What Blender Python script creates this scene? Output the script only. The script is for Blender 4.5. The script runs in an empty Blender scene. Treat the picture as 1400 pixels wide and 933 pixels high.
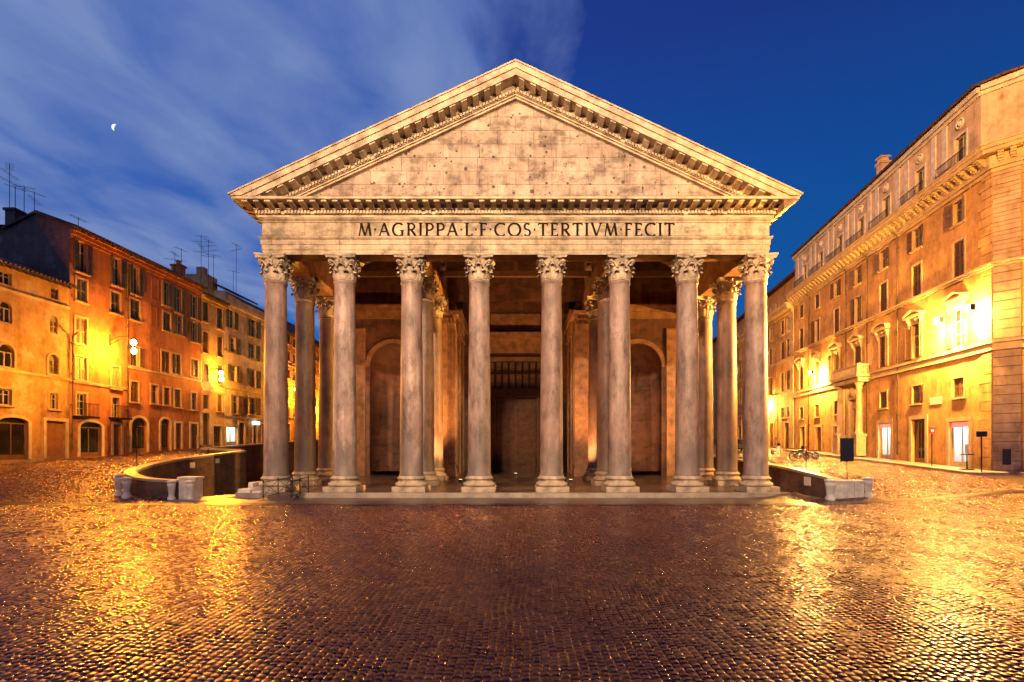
import bpy, math, random
from mathutils import Vector, Matrix
random.seed(7)
R = math.radians
SC = bpy.context.scene
COL = SC.collection
F = 700.0; CX = 705.0; YH = 613.0; EYE = 3.05      # focal length in photo pixels, axis, horizon row, eye height

# ------------------------------------------------------------------ camera
cam_data = bpy.data.cameras.new('camera')
cam = bpy.data.objects.new('camera', cam_data); COL.objects.link(cam)
cam.location = (0, 0, EYE); cam.rotation_euler = (R(90), 0, 0)
cam_data.sensor_width = 36; cam_data.lens = 18.0
cam_data.shift_x = (700 - CX) / 1400; cam_data.shift_y = (YH - 466.5) / 1400
cam_data.clip_start = 0.1; cam_data.clip_end = 3000
SC.camera = cam
SC.view_settings.view_transform = 'Standard'; SC.view_settings.look = 'None'
SC.view_settings.exposure = 0.0; SC.view_settings.gamma = 1.0
SC.view_settings.use_curve_mapping = False
SC.render.engine = 'CYCLES'
SC.cycles.use_denoising = True
SC.cycles.max_bounces = 6; SC.cycles.diffuse_bounces = 3; SC.cycles.glossy_bounces = 3
SC.cycles.sample_clamp_indirect = 4.0
SC.cycles.caustics_reflective = False; SC.cycles.caustics_refractive = False

# ------------------------------------------------------------------ node helper
class NT:
    def __init__(s, tree): s.t = tree; s.n = tree.nodes; s.l = tree.links
    def new(s, typ, **kw):
        n = s.n.new(typ)
        for k, v in kw.items(): setattr(n, k, v)
        return n
    def put(s, sock, v):
        if v is None: return
        if isinstance(v, bpy.types.NodeSocket): s.l.new(v, sock)
        else: sock.default_value = v
    def m(s, op, a, b=None, c=None, clamp=False):
        n = s.new('ShaderNodeMath', operation=op); n.use_clamp = clamp
        s.put(n.inputs[0], a); s.put(n.inputs[1], b); s.put(n.inputs[2], c)
        return n.outputs[0]
    def noise(s, vec, scale, detail=4, rough=0.55, dist=0.0):
        n = s.new('ShaderNodeTexNoise'); s.put(n.inputs['Vector'], vec)
        n.inputs['Scale'].default_value = scale; n.inputs['Detail'].default_value = detail
        n.inputs['Roughness'].default_value = rough; n.inputs['Distortion'].default_value = dist
        return n.outputs['Fac']
    def ramp(s, fac, stops, interp='LINEAR'):
        n = s.new('ShaderNodeValToRGB'); n.color_ramp.interpolation = interp
        e = n.color_ramp.elements
        while len(e) > 1: e.remove(e[-1])
        for i, (p, c) in enumerate(stops):
            if not hasattr(c, '__len__'): c = (c, c, c)
            x = e[0] if i == 0 else e.new(p)
            x.position = p; x.color = (*c[:3], 1)
        s.put(n.inputs[0], fac)
        return n.outputs[0]
    def mix(s, fac, a, b, blend='MIX'):
        n = s.new('ShaderNodeMix', data_type='RGBA', blend_type=blend)
        s.put(n.inputs[0], fac)
        for sock, v in ((n.inputs[6], a), (n.inputs[7], b)):
            if isinstance(v, tuple) and len(v) == 3: v = (*v, 1)
            s.put(sock, v)
        return n.outputs[2]
    def sep(s, v):
        n = s.new('ShaderNodeSeparateXYZ'); s.put(n.inputs[0], v); return n.outputs
    def comb(s, x, y, z):
        n = s.new('ShaderNodeCombineXYZ'); s.put(n.inputs[0], x); s.put(n.inputs[1], y); s.put(n.inputs[2], z)
        return n.outputs[0]
    def mapping(s, vec, scale=(1, 1, 1), rot=(0, 0, 0), loc=(0, 0, 0)):
        n = s.new('ShaderNodeMapping'); s.put(n.inputs[0], vec)
        n.inputs['Scale'].default_value = scale; n.inputs['Rotation'].default_value = rot; n.inputs['Location'].default_value = loc
        return n.outputs[0]
    def bump(s, h, strength=0.3, dist=0.02, normal=None):
        n = s.new('ShaderNodeBump'); n.inputs['Strength'].default_value = strength
        n.inputs['Distance'].default_value = dist; s.put(n.inputs['Height'], h)
        if normal is not None: s.put(n.inputs['Normal'], normal)
        return n.outputs[0]

# ------------------------------------------------------------------ dusk sky
world = bpy.data.worlds.new('World'); SC.world = world
world.use_nodes = True
w = NT(world.node_tree); w.n.clear()
SKY_STRENGTH = 0.1
tc = w.new('ShaderNodeTexCoord')
dirv = tc.outputs['Generated']
dx, dy, dz = w.sep(dirv)
sky = w.new('ShaderNodeTexSky', sky_type='NISHITA')
sky.sun_disc = False; sky.sun_elevation = R(-4.0); sky.sun_rotation = R(250)
sky.altitude = 50; sky.air_density = 1.0; sky.dust_density = 0.6; sky.ozone_density = 3.0
elev = w.m('MAXIMUM', dz, 0.0)
base = w.ramp(elev, [(0.0, (0.014, 0.155, 0.50)), (0.25, (0.008, 0.125, 0.45)), (0.45, (0.008, 0.085, 0.38)), (0.62, (0.014, 0.046, 0.28)), (1.0, (0.012, 0.030, 0.20))])
# the west (left) half is a little lighter than the east
side = w.m('MULTIPLY_ADD', dx, -0.30, 0.92)
base = w.mix(1.0, base, w.comb(side, side, side), 'MULTIPLY')
# cloud sheet: noise on the plane overhead
den = w.m('MAXIMUM', dz, 0.08)
px = w.m('DIVIDE', dx, den); py = w.m('DIVIDE', dy, den)
pc = w.comb(px, py, 0.0)
warp = w.new('ShaderNodeTexNoise'); w.put(warp.inputs['Vector'], pc); warp.inputs['Scale'].default_value = 0.9; warp.inputs['Detail'].default_value = 2
pcw = w.mix(0.22, pc, warp.outputs['Color'], 'ADD')
st = w.mapping(pcw, scale=(1.8, 1.05, 1), rot=(0, 0, R(-28)), loc=(0.35, 0.1, 0))
c1 = w.noise(st, 1.5, 5, 0.5, 0.3)
c2 = w.noise(w.mapping(pc, scale=(1, 1, 1), loc=(4.1, 2.3, 0)), 0.75, 2, 0.5)
c3 = w.noise(w.mapping(pcw, scale=(1.6, 1.1, 1), loc=(7.3, 1.1, 0)), 4.5, 4, 0.55)
cl = w.m('ADD', w.m('ADD', w.m('MULTIPLY', c1, 0.48), w.m('MULTIPLY', c2, 0.32)), w.m('MULTIPLY', c3, 0.20))
fade = w.ramp(w.m('MULTIPLY_ADD', px, 0.5, 0.5), [(0.12, 0.22), (0.36, 0.18), (0.52, 0.08), (0.66, -0.0)], 'EASE')
eastd = w.ramp(w.m('MULTIPLY_ADD', px, 0.5, 0.5), [(0.40, 0.0), (0.53, 0.09), (0.66, 0.32), (0.8, 0.6)], 'EASE')
low = w.m('MULTIPLY', w.m('MAXIMUM', w.m('SUBTRACT', py, 2.3), 0.0), -0.10)
cov = w.m('ADD', w.m('SUBTRACT', w.m('ADD', cl, fade), eastd), low)
cmask = w.ramp(cov, [(0.44, 0.0), (0.52, 0.35), (0.62, 0.88), (0.85, 1.0)], 'LINEAR')
ccol = w.ramp(c1, [(0.32, (0.050, 0.125, 0.44)), (0.62, (0.185, 0.265, 0.53))])
skyc = w.mix(cmask, base, ccol)
# physical twilight gradient added underneath
sk = w.mix(1.0, skyc, w.mix(1.0, sky.outputs[0], (0.10, 0.11, 0.16), 'MULTIPLY'), 'ADD')
bg = w.new('ShaderNodeBackground'); w.put(bg.inputs['Color'], sk); bg.inputs['Strength'].default_value = 1.0
wo = w.new('ShaderNodeOutputWorld'); w.l.new(bg.outputs[0], wo.inputs[0])

# ------------------------------------------------------------------ lights (flood lamps of the square behind the camera, added fill lamps)
def lamp(name, kind, loc, power, color, target=None, size=0.3, spot=None, blend=0.5, parent=None):
    d = bpy.data.lights.new(name, kind); d.energy = power; d.color = color
    if kind in ('POINT', 'SPOT'): d.shadow_soft_size = size
    if kind == 'SPOT': d.spot_size = R(spot); d.spot_blend = blend
    o = bpy.data.objects.new(name, d); COL.objects.link(o); o.location = loc
    if target is not None:
        o.rotation_euler = (Vector(target) - Vector(loc)).to_track_quat('-Z', 'Y').to_euler()
    return o
SODIUM = (1.0, 0.385, 0.022)
AMBER = (1.0, 0.50, 0.10)
lamp('unseen_flood_lamp', 'SPOT', (-18, -14, 30), 182000, (1.0, 0.64, 0.36), (-3, 33, 17), 0.5, 62, 1.0)
lamp('unseen_flood_lamp', 'SPOT', (13, -16, 31), 165000, (1.0, 0.70, 0.38), (4, 33, 17), 0.5, 62, 1.0)
# unseen lamps added beside the camera: sodium fill at both sides, step wash
lamp('street_and_fill_light', 'POINT', (-31, 17, 9), 2600, SODIUM, size=.25)
lamp('street_and_fill_light', 'POINT', (31, 15, 10), 2600, SODIUM, size=.25)
lamp('unseen_flood_lamp', 'SPOT', (-8, -18, 26), 430000, (1.0, 0.44, 0.075), (38, 48, 22), .5, 36, 1.0)  # unseen flood added to warm the palace's upper floors
lamp('street_and_fill_light', 'SPOT', (-14, -6, 9), 3200, (1.0, 0.66, 0.40), (-10, 30, -1), .3, 42, 1.0)
lamp('street_and_fill_light', 'SPOT', (14, -6, 9), 2400, (1.0, 0.66, 0.40), (10, 30, -1), .3, 42, 1.0)
sun_d = bpy.data.lights.new('dusk_sun', 'SUN'); sun_d.energy = 0.02; sun_d.angle = R(12); sun_d.color = (0.75, 0.8, 1.0)
sun = bpy.data.objects.new('dusk_sun', sun_d); COL.objects.link(sun); sun.rotation_euler = (R(60), 0, R(-110))

# ------------------------------------------------------------------ object helpers
def P(x, y, Y):
    """point at depth Y seen at photo pixel x, y"""
    return Vector(((x - CX) * Y / F, Y, EYE + (YH - y) * Y / F))
def root(name, loc, label, cat, group=None, kind='thing'):
    o = bpy.data.objects.new(name, None); COL.objects.link(o); o.location = loc
    o.empty_display_size = 0.3
    tag(o, label, cat, group, kind); return o
def tag(o, label=None, cat=None, group=None, kind=None):
    if label: o['label'] = label
    if cat: o['category'] = cat
    if group: o['group'] = group
    if kind: o['kind'] = kind
    return o
def worldloc(o):
    v = Vector((0, 0, 0))
    while o is not None: v = v + o.location; o = o.parent
    return v
class MB:
    """mesh collector in world coordinates"""
    def __init__(s): s.v = []; s.f = []; s.sm = []
    def vert(s, p): s.v.append(tuple(p)); return len(s.v) - 1
    def face(s, pts, smooth=False):
        i = len(s.v); s.v += [tuple(p) for p in pts]; s.f.append(tuple(range(i, i + len(pts)))); s.sm.append(smooth)
    def grid(s, rows, closed_u=False, closed_v=False, smooth=True):
        n = len(rows[0]); b = len(s.v)
        for r in rows: s.v += [tuple(p) for p in r]
        m = len(rows)
        for i in range(m if closed_v else m - 1):
            for j in range(n if closed_u else n - 1):
                i2 = (i + 1) % m; j2 = (j + 1) % n
                s.f.append((b + i * n + j, b + i * n + j2, b + i2 * n + j2, b + i2 * n + j)); s.sm.append(smooth)
    def hexa(s, c):
        """8 corners: 4 bottom ccw, 4 top ccw"""
        b = len(s.v); s.v += [tuple(p) for p in c]
        for q in ((3, 2, 1, 0), (4, 5, 6, 7), (0, 1, 5, 4), (1, 2, 6, 5), (2, 3, 7, 6), (3, 0, 4, 7)):
            s.f.append(tuple(b + k for k in q)); s.sm.append(False)
    def box(s, x0, x1, y0, y1, z0, z1):
        s.hexa([(x0, y0, z0), (x1, y0, z0), (x1, y1, z0), (x0, y1, z0), (x0, y0, z1), (x1, y0, z1), (x1, y1, z1), (x0, y1, z1)])
    def prism(s, poly, fn0, fn1):
        """polygon of 2-tuples mapped to two faces"""
        a = [fn0(*p) for p in poly]; c = [fn1(*p) for p in poly]
        s.face(a); s.face(list(reversed(c)))
        n = len(poly)
        for i in range(n):
            j = (i + 1) % n
            s.face([a[j], a[i], c[i], c[j]])
    def lathe(s, prof, cx, cy, z0, seg=32, smooth=True, sq=None):
        rows = []
        for r, z in prof:
            rows.append([(cx + r * math.cos(2 * math.pi * k / seg), cy + r * math.sin(2 * math.pi * k / seg), z0 + z) for k in range(seg)])
        s.grid(rows, closed_u=True, smooth=smooth)
    def tube(s, pts, r, seg=8, caps=True):
        pts = [Vector(p) for p in pts]; rows = []
        rr = r if hasattr(r, '__len__') else [r] * len(pts)
        for i, p in enumerate(pts):
            t = (pts[min(i + 1, len(pts) - 1)] - pts[max(i - 1, 0)]).normalized()
            a = t.cross(Vector((0, 0, 1)))
            if a.length < 1e-3: a = t.cross(Vector((0, 1, 0)))
            a.normalize(); b = t.cross(a)
            rows.append([p + (a * math.cos(2 * math.pi * k / seg) + b * math.sin(2 * math.pi * k / seg)) * rr[i] for k in range(seg)])
        s.grid(rows, closed_u=True)
        if caps:
            s.face(list(reversed(rows[0]))); s.face(rows[-1])
    def ball(s, c, r, seg=12, rings=8, sx=1, sy=1, sz=1):
        rows = []
        for i in range(rings + 1):
            a = math.pi * i / rings - math.pi / 2
            rows.append([(c[0] + sx * r * math.cos(a) * math.cos(2 * math.pi * k / seg), c[1] + sy * r * math.cos(a) * math.sin(2 * math.pi * k / seg), c[2] + sz * r * math.sin(a)) for k in range(seg)])
        s.grid(rows, closed_u=True)
    def torus(s, c, R0, r, axis, seg=20, seg2=8):
        axis = Vector(axis).normalized(); a = axis.orthogonal().normalized(); b = axis.cross(a); rows = []
        for i in range(seg):
            t = 2 * math.pi * i / seg; d = a * math.cos(t) + b * math.sin(t)
            rows.append([Vector(c) + d * (R0 + r * math.cos(2 * math.pi * k / seg2)) + axis * r * math.sin(2 * math.pi * k / seg2) for k in range(seg2)])
        s.grid(rows, closed_u=True, closed_v=True)
    def build(s, name, mat, parent=None, loc=None):
        off = worldloc(parent) if parent is not None else Vector(loc if loc is not None else (0, 0, 0))
        me = bpy.data.meshes.new(name)
        me.from_pydata([(x - off.x, y - off.y, z - off.z) for x, y, z in s.v], [], s.f)
        me.polygons.foreach_set('use_smooth', s.sm)
        me.update()
        o = bpy.data.objects.new(name, me); COL.objects.link(o)
        if mat: me.materials.append(mat)
        if parent is not None: o.parent = parent
        else: o.location = off
        return o

# ------------------------------------------------------------------ materials
def new_mat(name):
    m = bpy.data.materials.new(name); m.use_nodes = True
    t = NT(m.node_tree); t.n.clear()
    b = t.new('ShaderNodeBsdfPrincipled'); o = t.new('ShaderNodeOutputMaterial'); t.l.new(b.outputs[0], o.inputs[0])
    t.co = t.new('ShaderNodeTexCoord').outputs['Object']
    return m, t, b
def plain(name, col, rough=0.6, metal=0.0, var=0.25, scale=3.0, bump=0.15):
    m, t, b = new_mat(name)
    n = t.noise(t.co, scale, 9, 0.65)
    lo = tuple(c * (1 - var) for c in col); hi = tuple(min(1, c * (1 + var)) for c in col)
    t.put(b.inputs['Base Color'], t.ramp(n, [(0.3, lo), (0.7, hi)]))
    b.inputs['Roughness'].default_value = rough; b.inputs['Metallic'].default_value = metal
    if bump: t.put(b.inputs['Normal'], t.bump(t.noise(t.co, scale * 8, 3), bump, 0.01))
    return m
def emit(name, col, strength):
    m, t, b = new_mat(name)
    b.inputs['Base Color'].default_value = (0.8, 0.8, 0.8, 1)
    b.inputs['Emission Color'].default_value = (*col, 1); b.inputs['Emission Strength'].default_value = strength
    return m
def stucco(name, col, seed=0.0, peel=0.0, courses=0.0):
    m, t, b = new_mat(name)
    co = t.mapping(t.co, loc=(seed * 3.1, seed * 1.7, seed))
    big = t.noise(co, 0.35, 4, 0.6); mid = t.noise(co, 1.6, 6, 0.65)
    drip = t.noise(t.mapping(co, scale=(2.2, 2.2, 0.16)), 1.0, 4, 0.6)
    f = t.m('ADD', t.m('MULTIPLY', big, 0.45), t.m('ADD', t.m('MULTIPLY', mid, 0.3), t.m('MULTIPLY', drip, 0.25)))
    c = t.ramp(f, [(0.36, tuple(x * 0.42 for x in col)), (0.45, tuple(x * 0.80 for x in col)), (0.52, col), (0.62, tuple(min(1, x * 1.32) for x in col))])
    if peel:
        pm = t.ramp(t.noise(co, 0.7, 8, 0.68), [(0.56, 0.0), (0.60, 1.0)])
        c = t.mix(t.m('MULTIPLY', pm, peel), c, (0.42, 0.36, 0.27))
    gr = t.noise(t.mapping(co, scale=(1, 1, 0.7)), 1.1, 10, 0.72)
    c = t.mix(0.6, c, t.ramp(gr, [(0.36, 0.40), (0.45, 0.80), (0.52, 1.0)]), 'MULTIPLY')
    zz_ = t.sep(t.co)[2]
    damp = t.ramp(t.m('ADD', t.m('MULTIPLY', zz_, 0.16), t.m('MULTIPLY', gr, 0.9)), [(0.42, 0.42), (0.72, 1.0)])
    c = t.mix(0.45, c, damp, 'MULTIPLY')
    h = t.noise(co, 9, 5, 0.6)
    if courses:
        z = t.sep(t.co)[2]
        fr = t.m('FRACT', t.m('DIVIDE', z, courses))
        gr = t.ramp(fr, [(0.0, 0.0), (0.05, 1.0), (0.95, 1.0), (1.0, 0.0)])
        c = t.mix(gr, tuple(x * 0.35 for x in col), c); h = t.m('ADD', h, t.m('MULTIPLY', gr, 1.5))
    t.put(b.inputs['Base Color'], c); b.inputs['Roughness'].default_value = 0.85
    t.put(b.inputs['Normal'], t.bump(h, 0.35, 0.03))
    return m
def blocks(name, c1, c2, bw, bh, axis='X', mortar=0.012, holes=0.0, stain=0.5, joint=(0.12, 0.09, 0.07), rough=0.75, squash=1.0):
    """coursed stone or brick with joints, stains and, where asked, clamp holes"""
    m, t, b = new_mat(name)
    x, y, z = t.sep(t.co)
    uv = t.comb(x if axis == 'X' else y, z, 0.0)
    br = t.new('ShaderNodeTexBrick'); t.put(br.inputs['Vector'], uv)
    br.inputs['Color1'].default_value = (*c1, 1); br.inputs['Color2'].default_value = (*c2, 1)
    br.inputs['Mortar'].default_value = (*joint, 1); br.inputs['Scale'].default_value = 1.0
    br.inputs['Mortar Size'].default_value = mortar; br.inputs['Mortar Smooth'].default_value = 0.3
    br.inputs['Brick Width'].default_value = bw; br.inputs['Row Height'].default_value = bh
    br.inputs['Bias'].default_value = 0.0
    if squash != 1.0: br.squash = squash; br.squash_frequency = 3
    c = br.outputs['Color']
    big = t.noise(t.co, 0.5, 6, 0.65); drip = t.noise(t.mapping(t.co, scale=(1.6, 1.6, 0.22)), 1.3, 6, 0.65)
    s = t.m('ADD', t.m('MULTIPLY', big, 0.5), t.m('MULTIPLY', drip, 0.5))
    k = t.ramp(s, [(0.34, (1 - stain, 1 - stain * 1.05, 1 - stain * 1.1)), (0.43, (1 - stain * .55, 1 - stain * .6, 1 - stain * .65)), (0.52, (0.94, 0.92, 0.90)), (0.62, (1.14, 1.13, 1.10))])
    c = t.mix(1.0, c, k, 'MULTIPLY')
    gr = t.noise(t.mapping(t.co, scale=(0.8, 0.8, 1.3)), 1.0, 10, 0.72)
    c = t.mix(min(1.0, stain * 1.3), c, t.ramp(gr, [(0.38, 0.28), (0.46, 0.72), (0.52, 1.0)]), 'MULTIPLY')
    fine = t.noise(t.co, 12, 6, 0.7)
    c = t.mix(0.45, c, t.ramp(fine, [(0.3, 0.35), (0.6, 1.0)]), 'MULTIPLY')
    h = t.m('ADD', t.m('MULTIPLY', t.m('SUBTRACT', 1.0, br.outputs['Fac']), 1.0), t.m('MULTIPLY', fine, 0.6))
    if holes:
        wv = t.new('ShaderNodeTexNoise'); t.put(wv.inputs['Vector'], uv); wv.inputs['Scale'].default_value = 9.0
        uvw = t.mix(0.06, uv, wv.outputs['Color'], 'ADD')
        hm = None
        for sc_, rr_, thr in ((3.0, .27, .45), (1.6, .20, .25), (0.8, .11, .35)):
            v = t.new('ShaderNodeTexVoronoi', distance='CHEBYCHEV' if sc_ < 1 else 'EUCLIDEAN'); t.put(v.inputs['Vector'], uvw); v.inputs['Scale'].default_value = sc_
            vx = t.sep(v.outputs['Color'])
            q = t.m('MULTIPLY', t.m('LESS_THAN', v.outputs['Distance'], t.m('MULTIPLY', vx[0], rr_ * holes / .22)), t.m('GREATER_THAN', vx[1], thr))
            hm = q if hm is None else t.m('MAXIMUM', hm, q)
        c = t.mix(t.m('MULTIPLY', hm, 0.88), c, (0.03, 0.018, 0.012))
        h = t.m('SUBTRACT', h, t.m('MULTIPLY', hm, 3.0))
    t.put(b.inputs['Base Color'], c); b.inputs['Roughness'].default_value = rough
    t.put(b.inputs['Normal'], t.bump(h, 0.55, 0.03))
    return m

# ----- wet sampietrini paving
def cobble_mat(name, size=0.135, rot=0.0):
    m, t, b = new_mat(name)
    co = t.mapping(t.co, rot=(0, 0, rot))
    wob = t.new('ShaderNodeTexNoise'); t.put(wob.inputs['Vector'], co); wob.inputs['Scale'].default_value = 0.45; wob.inputs['Detail'].default_value = 3
    co = t.mix(0.42, co, t.mix(1.0, wob.outputs['Color'], (0.5, 0.5, 0.5), 'SUBTRACT'), 'ADD')
    x, y, z = t.sep(co)
    u = t.m('DIVIDE', x, size); ru = t.m('FLOOR', u); fu = t.m('SUBTRACT', u, ru)
    wn = t.new('ShaderNodeTexWhiteNoise', noise_dimensions='1D'); t.put(wn.inputs['W'], ru)
    v = t.m('ADD', t.m('DIVIDE', y, size * 1.05), t.m('MULTIPLY', wn.outputs['Value'], 7.0))
    rv = t.m('FLOOR', v); fv = t.m('SUBTRACT', v, rv)
    wn2 = t.new('ShaderNodeTexWhiteNoise', noise_dimensions='2D'); t.put(wn2.inputs['Vector'], t.comb(ru, rv, 0.0))
    r1, r2, r3 = t.sep(wn2.outputs['Color'])
    cu = t.m('SUBTRACT', fu, 0.5); cv = t.m('SUBTRACT', fv, 0.5)
    p4 = t.m('ADD', t.m('POWER', t.m('ABSOLUTE', t.m('MULTIPLY', cu, 2.0)), 5.0), t.m('POWER', t.m('ABSOLUTE', t.m('MULTIPLY', cv, 2.0)), 5.0))
    pil = t.m('SUBTRACT', 1.0, t.m('MINIMUM', p4, 1.0))
    tilt = t.m('ADD', t.m('MULTIPLY', cu, t.m('SUBTRACT', r1, 0.5)), t.m('MULTIPLY', cv, t.m('SUBTRACT', r2, 0.5)))
    rough_n = t.noise(co, 30, 4, 0.65)
    h = t.m('ADD', t.m('ADD', t.m('MULTIPLY', pil, 0.75), t.m('MULTIPLY', tilt, 0.42)), t.m('ADD', t.m('MULTIPLY', rough_n, 0.07), t.m('MULTIPLY', r3, 0.15)))
    dome = t.m('ADD', t.m('MULTIPLY', cu, cu), t.m('MULTIPLY', cv, cv))
    h = t.m('SUBTRACT', h, t.m('MULTIPLY', dome, 0.45))
    und = t.noise(t.co, 0.55, 3, 0.5)
    stone = t.mix(r3, (0.012, 0.007, 0.008), (0.042, 0.026, 0.026))
    stain = t.noise(t.co, 0.22, 5, 0.6)
    stone = t.mix(1.0, stone, t.ramp(stain, [(0.35, 0.6), (0.65, 1.2)]), 'MULTIPLY')
    gap = t.ramp(pil, [(0.0, 0.0), (0.35, 1.0)])
    t.put(b.inputs['Base Color'], t.mix(gap, (0.012, 0.010, 0.009), stone))
    wet = t.noise(t.co, 0.35, 4, 0.6)
    rg = t.ramp(t.m('ADD', t.m('MULTIPLY', wet, 0.7), t.m('MULTIPLY', r2, 0.3)), [(0.35, 0.26), (0.65, 0.44)])
    t.put(b.inputs['Roughness'], t.mix(gap, (0.75, 0.75, 0.75), rg))
    b.inputs['IOR'].default_value = 1.65
    b.inputs['Specular Tint'].default_value = (1.0, 0.70, 0.64, 1)
    t.put(b.inputs['Specular IOR Level'], t.m('MULTIPLY_ADD', gap, 0.5, 0.1))
    n0 = t.bump(und, 0.25, 0.25)
    t.put(b.inputs['Normal'], t.bump(h, 0.6, 0.02, n0))
    return m

M = {}
M['cobble'] = cobble_mat('wet_cobbles')
def sett_mat():
    m, t, b = new_mat('wet_stone_setts')
    g = t.new('ShaderNodeNewGeometry'); r = g.outputs['Random Per Island']
    wn = t.new('ShaderNodeTexWhiteNoise', noise_dimensions='1D'); t.put(wn.inputs['W'], t.m('MULTIPLY', r, 913.0)); q = t.sep(wn.outputs['Color'])
    c = t.mix(q[0], (0.016, 0.006, 0.008), (0.048, 0.019, 0.022))
    c = t.mix(1.0, c, t.ramp(t.noise(t.co, 0.22, 5, 0.6), [(0.35, 0.6), (0.65, 1.2)]), 'MULTIPLY')
    t.put(b.inputs['Base Color'], c)
    wet = t.noise(t.co, 0.35, 4, 0.6)
    t.put(b.inputs['Roughness'], t.ramp(t.m('ADD', t.m('MULTIPLY', wet, 0.6), t.m('MULTIPLY', q[1], 0.4)), [(0.3, 0.18), (0.7, 0.33)]))
    b.inputs['IOR'].default_value = 1.9; b.inputs['Specular Tint'].default_value = (1.0, 0.47, 0.50, 1)
    h = t.m('ADD', t.noise(t.co, 22, 4, 0.6), t.m('MULTIPLY', t.noise(t.co, 90, 2, 0.5), 0.25))
    t.put(b.inputs['Normal'], t.bump(h, 0.3, 0.005))
    return m
M['sett'] = sett_mat()
M['granite'] = None
def granite(name, c1, c2):
    m, t, b = new_mat(name)
    oi = t.new('ShaderNodeObjectInfo').outputs['Random']
    co = t.mapping(t.co); 
    off = t.comb(t.m('MULTIPLY', oi, 37.0), t.m('MULTIPLY', oi, 11.0), t.m('MULTIPLY', oi, 23.0))
    co = t.new('ShaderNodeVectorMath', operation='ADD'); t.put(co.inputs[0], t.co); t.put(co.inputs[1], off); co = co.outputs[0]
    big = t.noise(t.mapping(co, scale=(0.8, 0.8, 0.35)), 0.9, 6, 0.6); fine = t.noise(co, 28, 5, 0.7); drip = t.noise(t.mapping(co, scale=(3, 3, 0.12)), 1.2, 5, 0.6)
    f = t.m('ADD', t.m('MULTIPLY', big, 0.5), t.m('ADD', t.m('MULTIPLY', fine, 0.2), t.m('MULTIPLY', drip, 0.3)))
    c = t.ramp(f, [(0.36, tuple(x * 0.36 for x in c1)), (0.45, tuple(x * 0.85 for x in c1)), (0.52, c1), (0.60, c2)])
    c = t.mix(oi, c, t.mix(1.0, c, (0.70, 0.60, 0.56), 'MULTIPLY'))
    pt = t.noise(t.mapping(co, scale=(1.2, 1.2, 0.55)), 1.3, 9, 0.7)
    c = t.mix(0.8, c, t.ramp(pt, [(0.36, (0.34, 0.30, 0.27)), (0.46, (0.80, 0.78, 0.76)), (0.53, (1.0, 1.0, 1.0)), (0.62, (1.22, 1.2, 1.16))]), 'MULTIPLY')
    c = t.mix(0.5, c, t.ramp(t.noise(co, 45, 3, 0.7), [(0.35, 0.55), (0.6, 1.15)]), 'MULTIPLY')
    # cracks and patched scars
    vo = t.new('ShaderNodeTexVoronoi', feature='DISTANCE_TO_EDGE'); t.put(vo.inputs['Vector'], t.mix(0.5, co, t.mix(1.0, co, (0, 0, 0), 'ADD'))); vo.inputs['Scale'].default_value = 0.42
    cr = t.ramp(vo.outputs['Distance'], [(0.0, 0.6), (0.006, 1.0)])
    c = t.mix(0.45, c, cr, 'MULTIPLY')
    z = t.sep(t.co)[2]
    c = t.mix(t.ramp(t.m('ADD', t.m('MULTIPLY', z, 0.09), t.m('MULTIPLY', big, 0.5)), [(0.32, 0.55), (0.5, 0.0)]), c, (0.10, 0.085, 0.075))
    t.put(b.inputs['Base Color'], c); b.inputs['Roughness'].default_value = 0.55
    t.put(b.inputs['Normal'], t.bump(t.m('ADD', fine, big), 0.3, 0.02))
    return m
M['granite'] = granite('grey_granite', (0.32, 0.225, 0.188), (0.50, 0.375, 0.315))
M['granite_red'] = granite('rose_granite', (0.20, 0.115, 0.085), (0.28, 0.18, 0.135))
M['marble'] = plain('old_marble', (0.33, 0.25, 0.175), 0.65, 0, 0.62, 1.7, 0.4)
M['inner_marble'] = plain('sooty_dimlit_inner_marble', (0.24, 0.115, 0.052), 0.7, 0, 0.5, 1.5, 0.4)  # colour carries soot and the portico's dim orange light
M['entab'] = blocks('entablature_marble', (0.50, 0.385, 0.265), (0.42, 0.315, 0.21), 4.45, 1.1, 'X', 0.010, 0, 0.62, (0.10, 0.065, 0.04))
M['tymp'] = blocks('tympanum_marble', (0.50, 0.37, 0.275), (0.39, 0.275, 0.205), 2.3, 0.86, 'X', 0.014, 0.22, 0.62, (0.13, 0.085, 0.06), squash=0.7)
M['cornice'] = plain('cornice_stone', (0.40, 0.295, 0.19), 0.75, 0, 0.68, 1.1, 0.7)
M['brickold'] = blocks('old_brick', (0.30, 0.17, 0.10), (0.22, 0.125, 0.08), 0.34, 0.085, 'X', 0.012, 0, 0.6, (0.20, 0.15, 0.11))
M['brickside'] = blocks('old_brick_side', (0.36, 0.19, 0.10), (0.26, 0.14, 0.08), 0.34, 0.085, 'Y', 0.012, 0, 0.5, (0.24, 0.18, 0.13))
M['inner_wall'] = blocks('dimmed_weathered_wall', (0.165, 0.062, 0.030), (0.115, 0.042, 0.022), 1.9, 0.8, 'X', 0.012, 0.10, 0.6, (0.09, 0.06, 0.04))  # dark stone, lowered and reddened so the portico's shade sits in colour
M['bronze'] = plain('old_bronze', (0.045, 0.018, 0.010), 0.65, 0.0, 0.5, 2.5, 0.4)
M['bronze'].node_tree.nodes['Principled BSDF'].inputs['Specular IOR Level'].default_value = 0.12
M['letter'] = plain('letter_bronze', (0.012, 0.007, 0.005), 0.85, 0.0, 0.3, 5, 0)
M['letter'].node_tree.nodes['Principled BSDF'].inputs['Specular IOR Level'].default_value = 0.1
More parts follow.
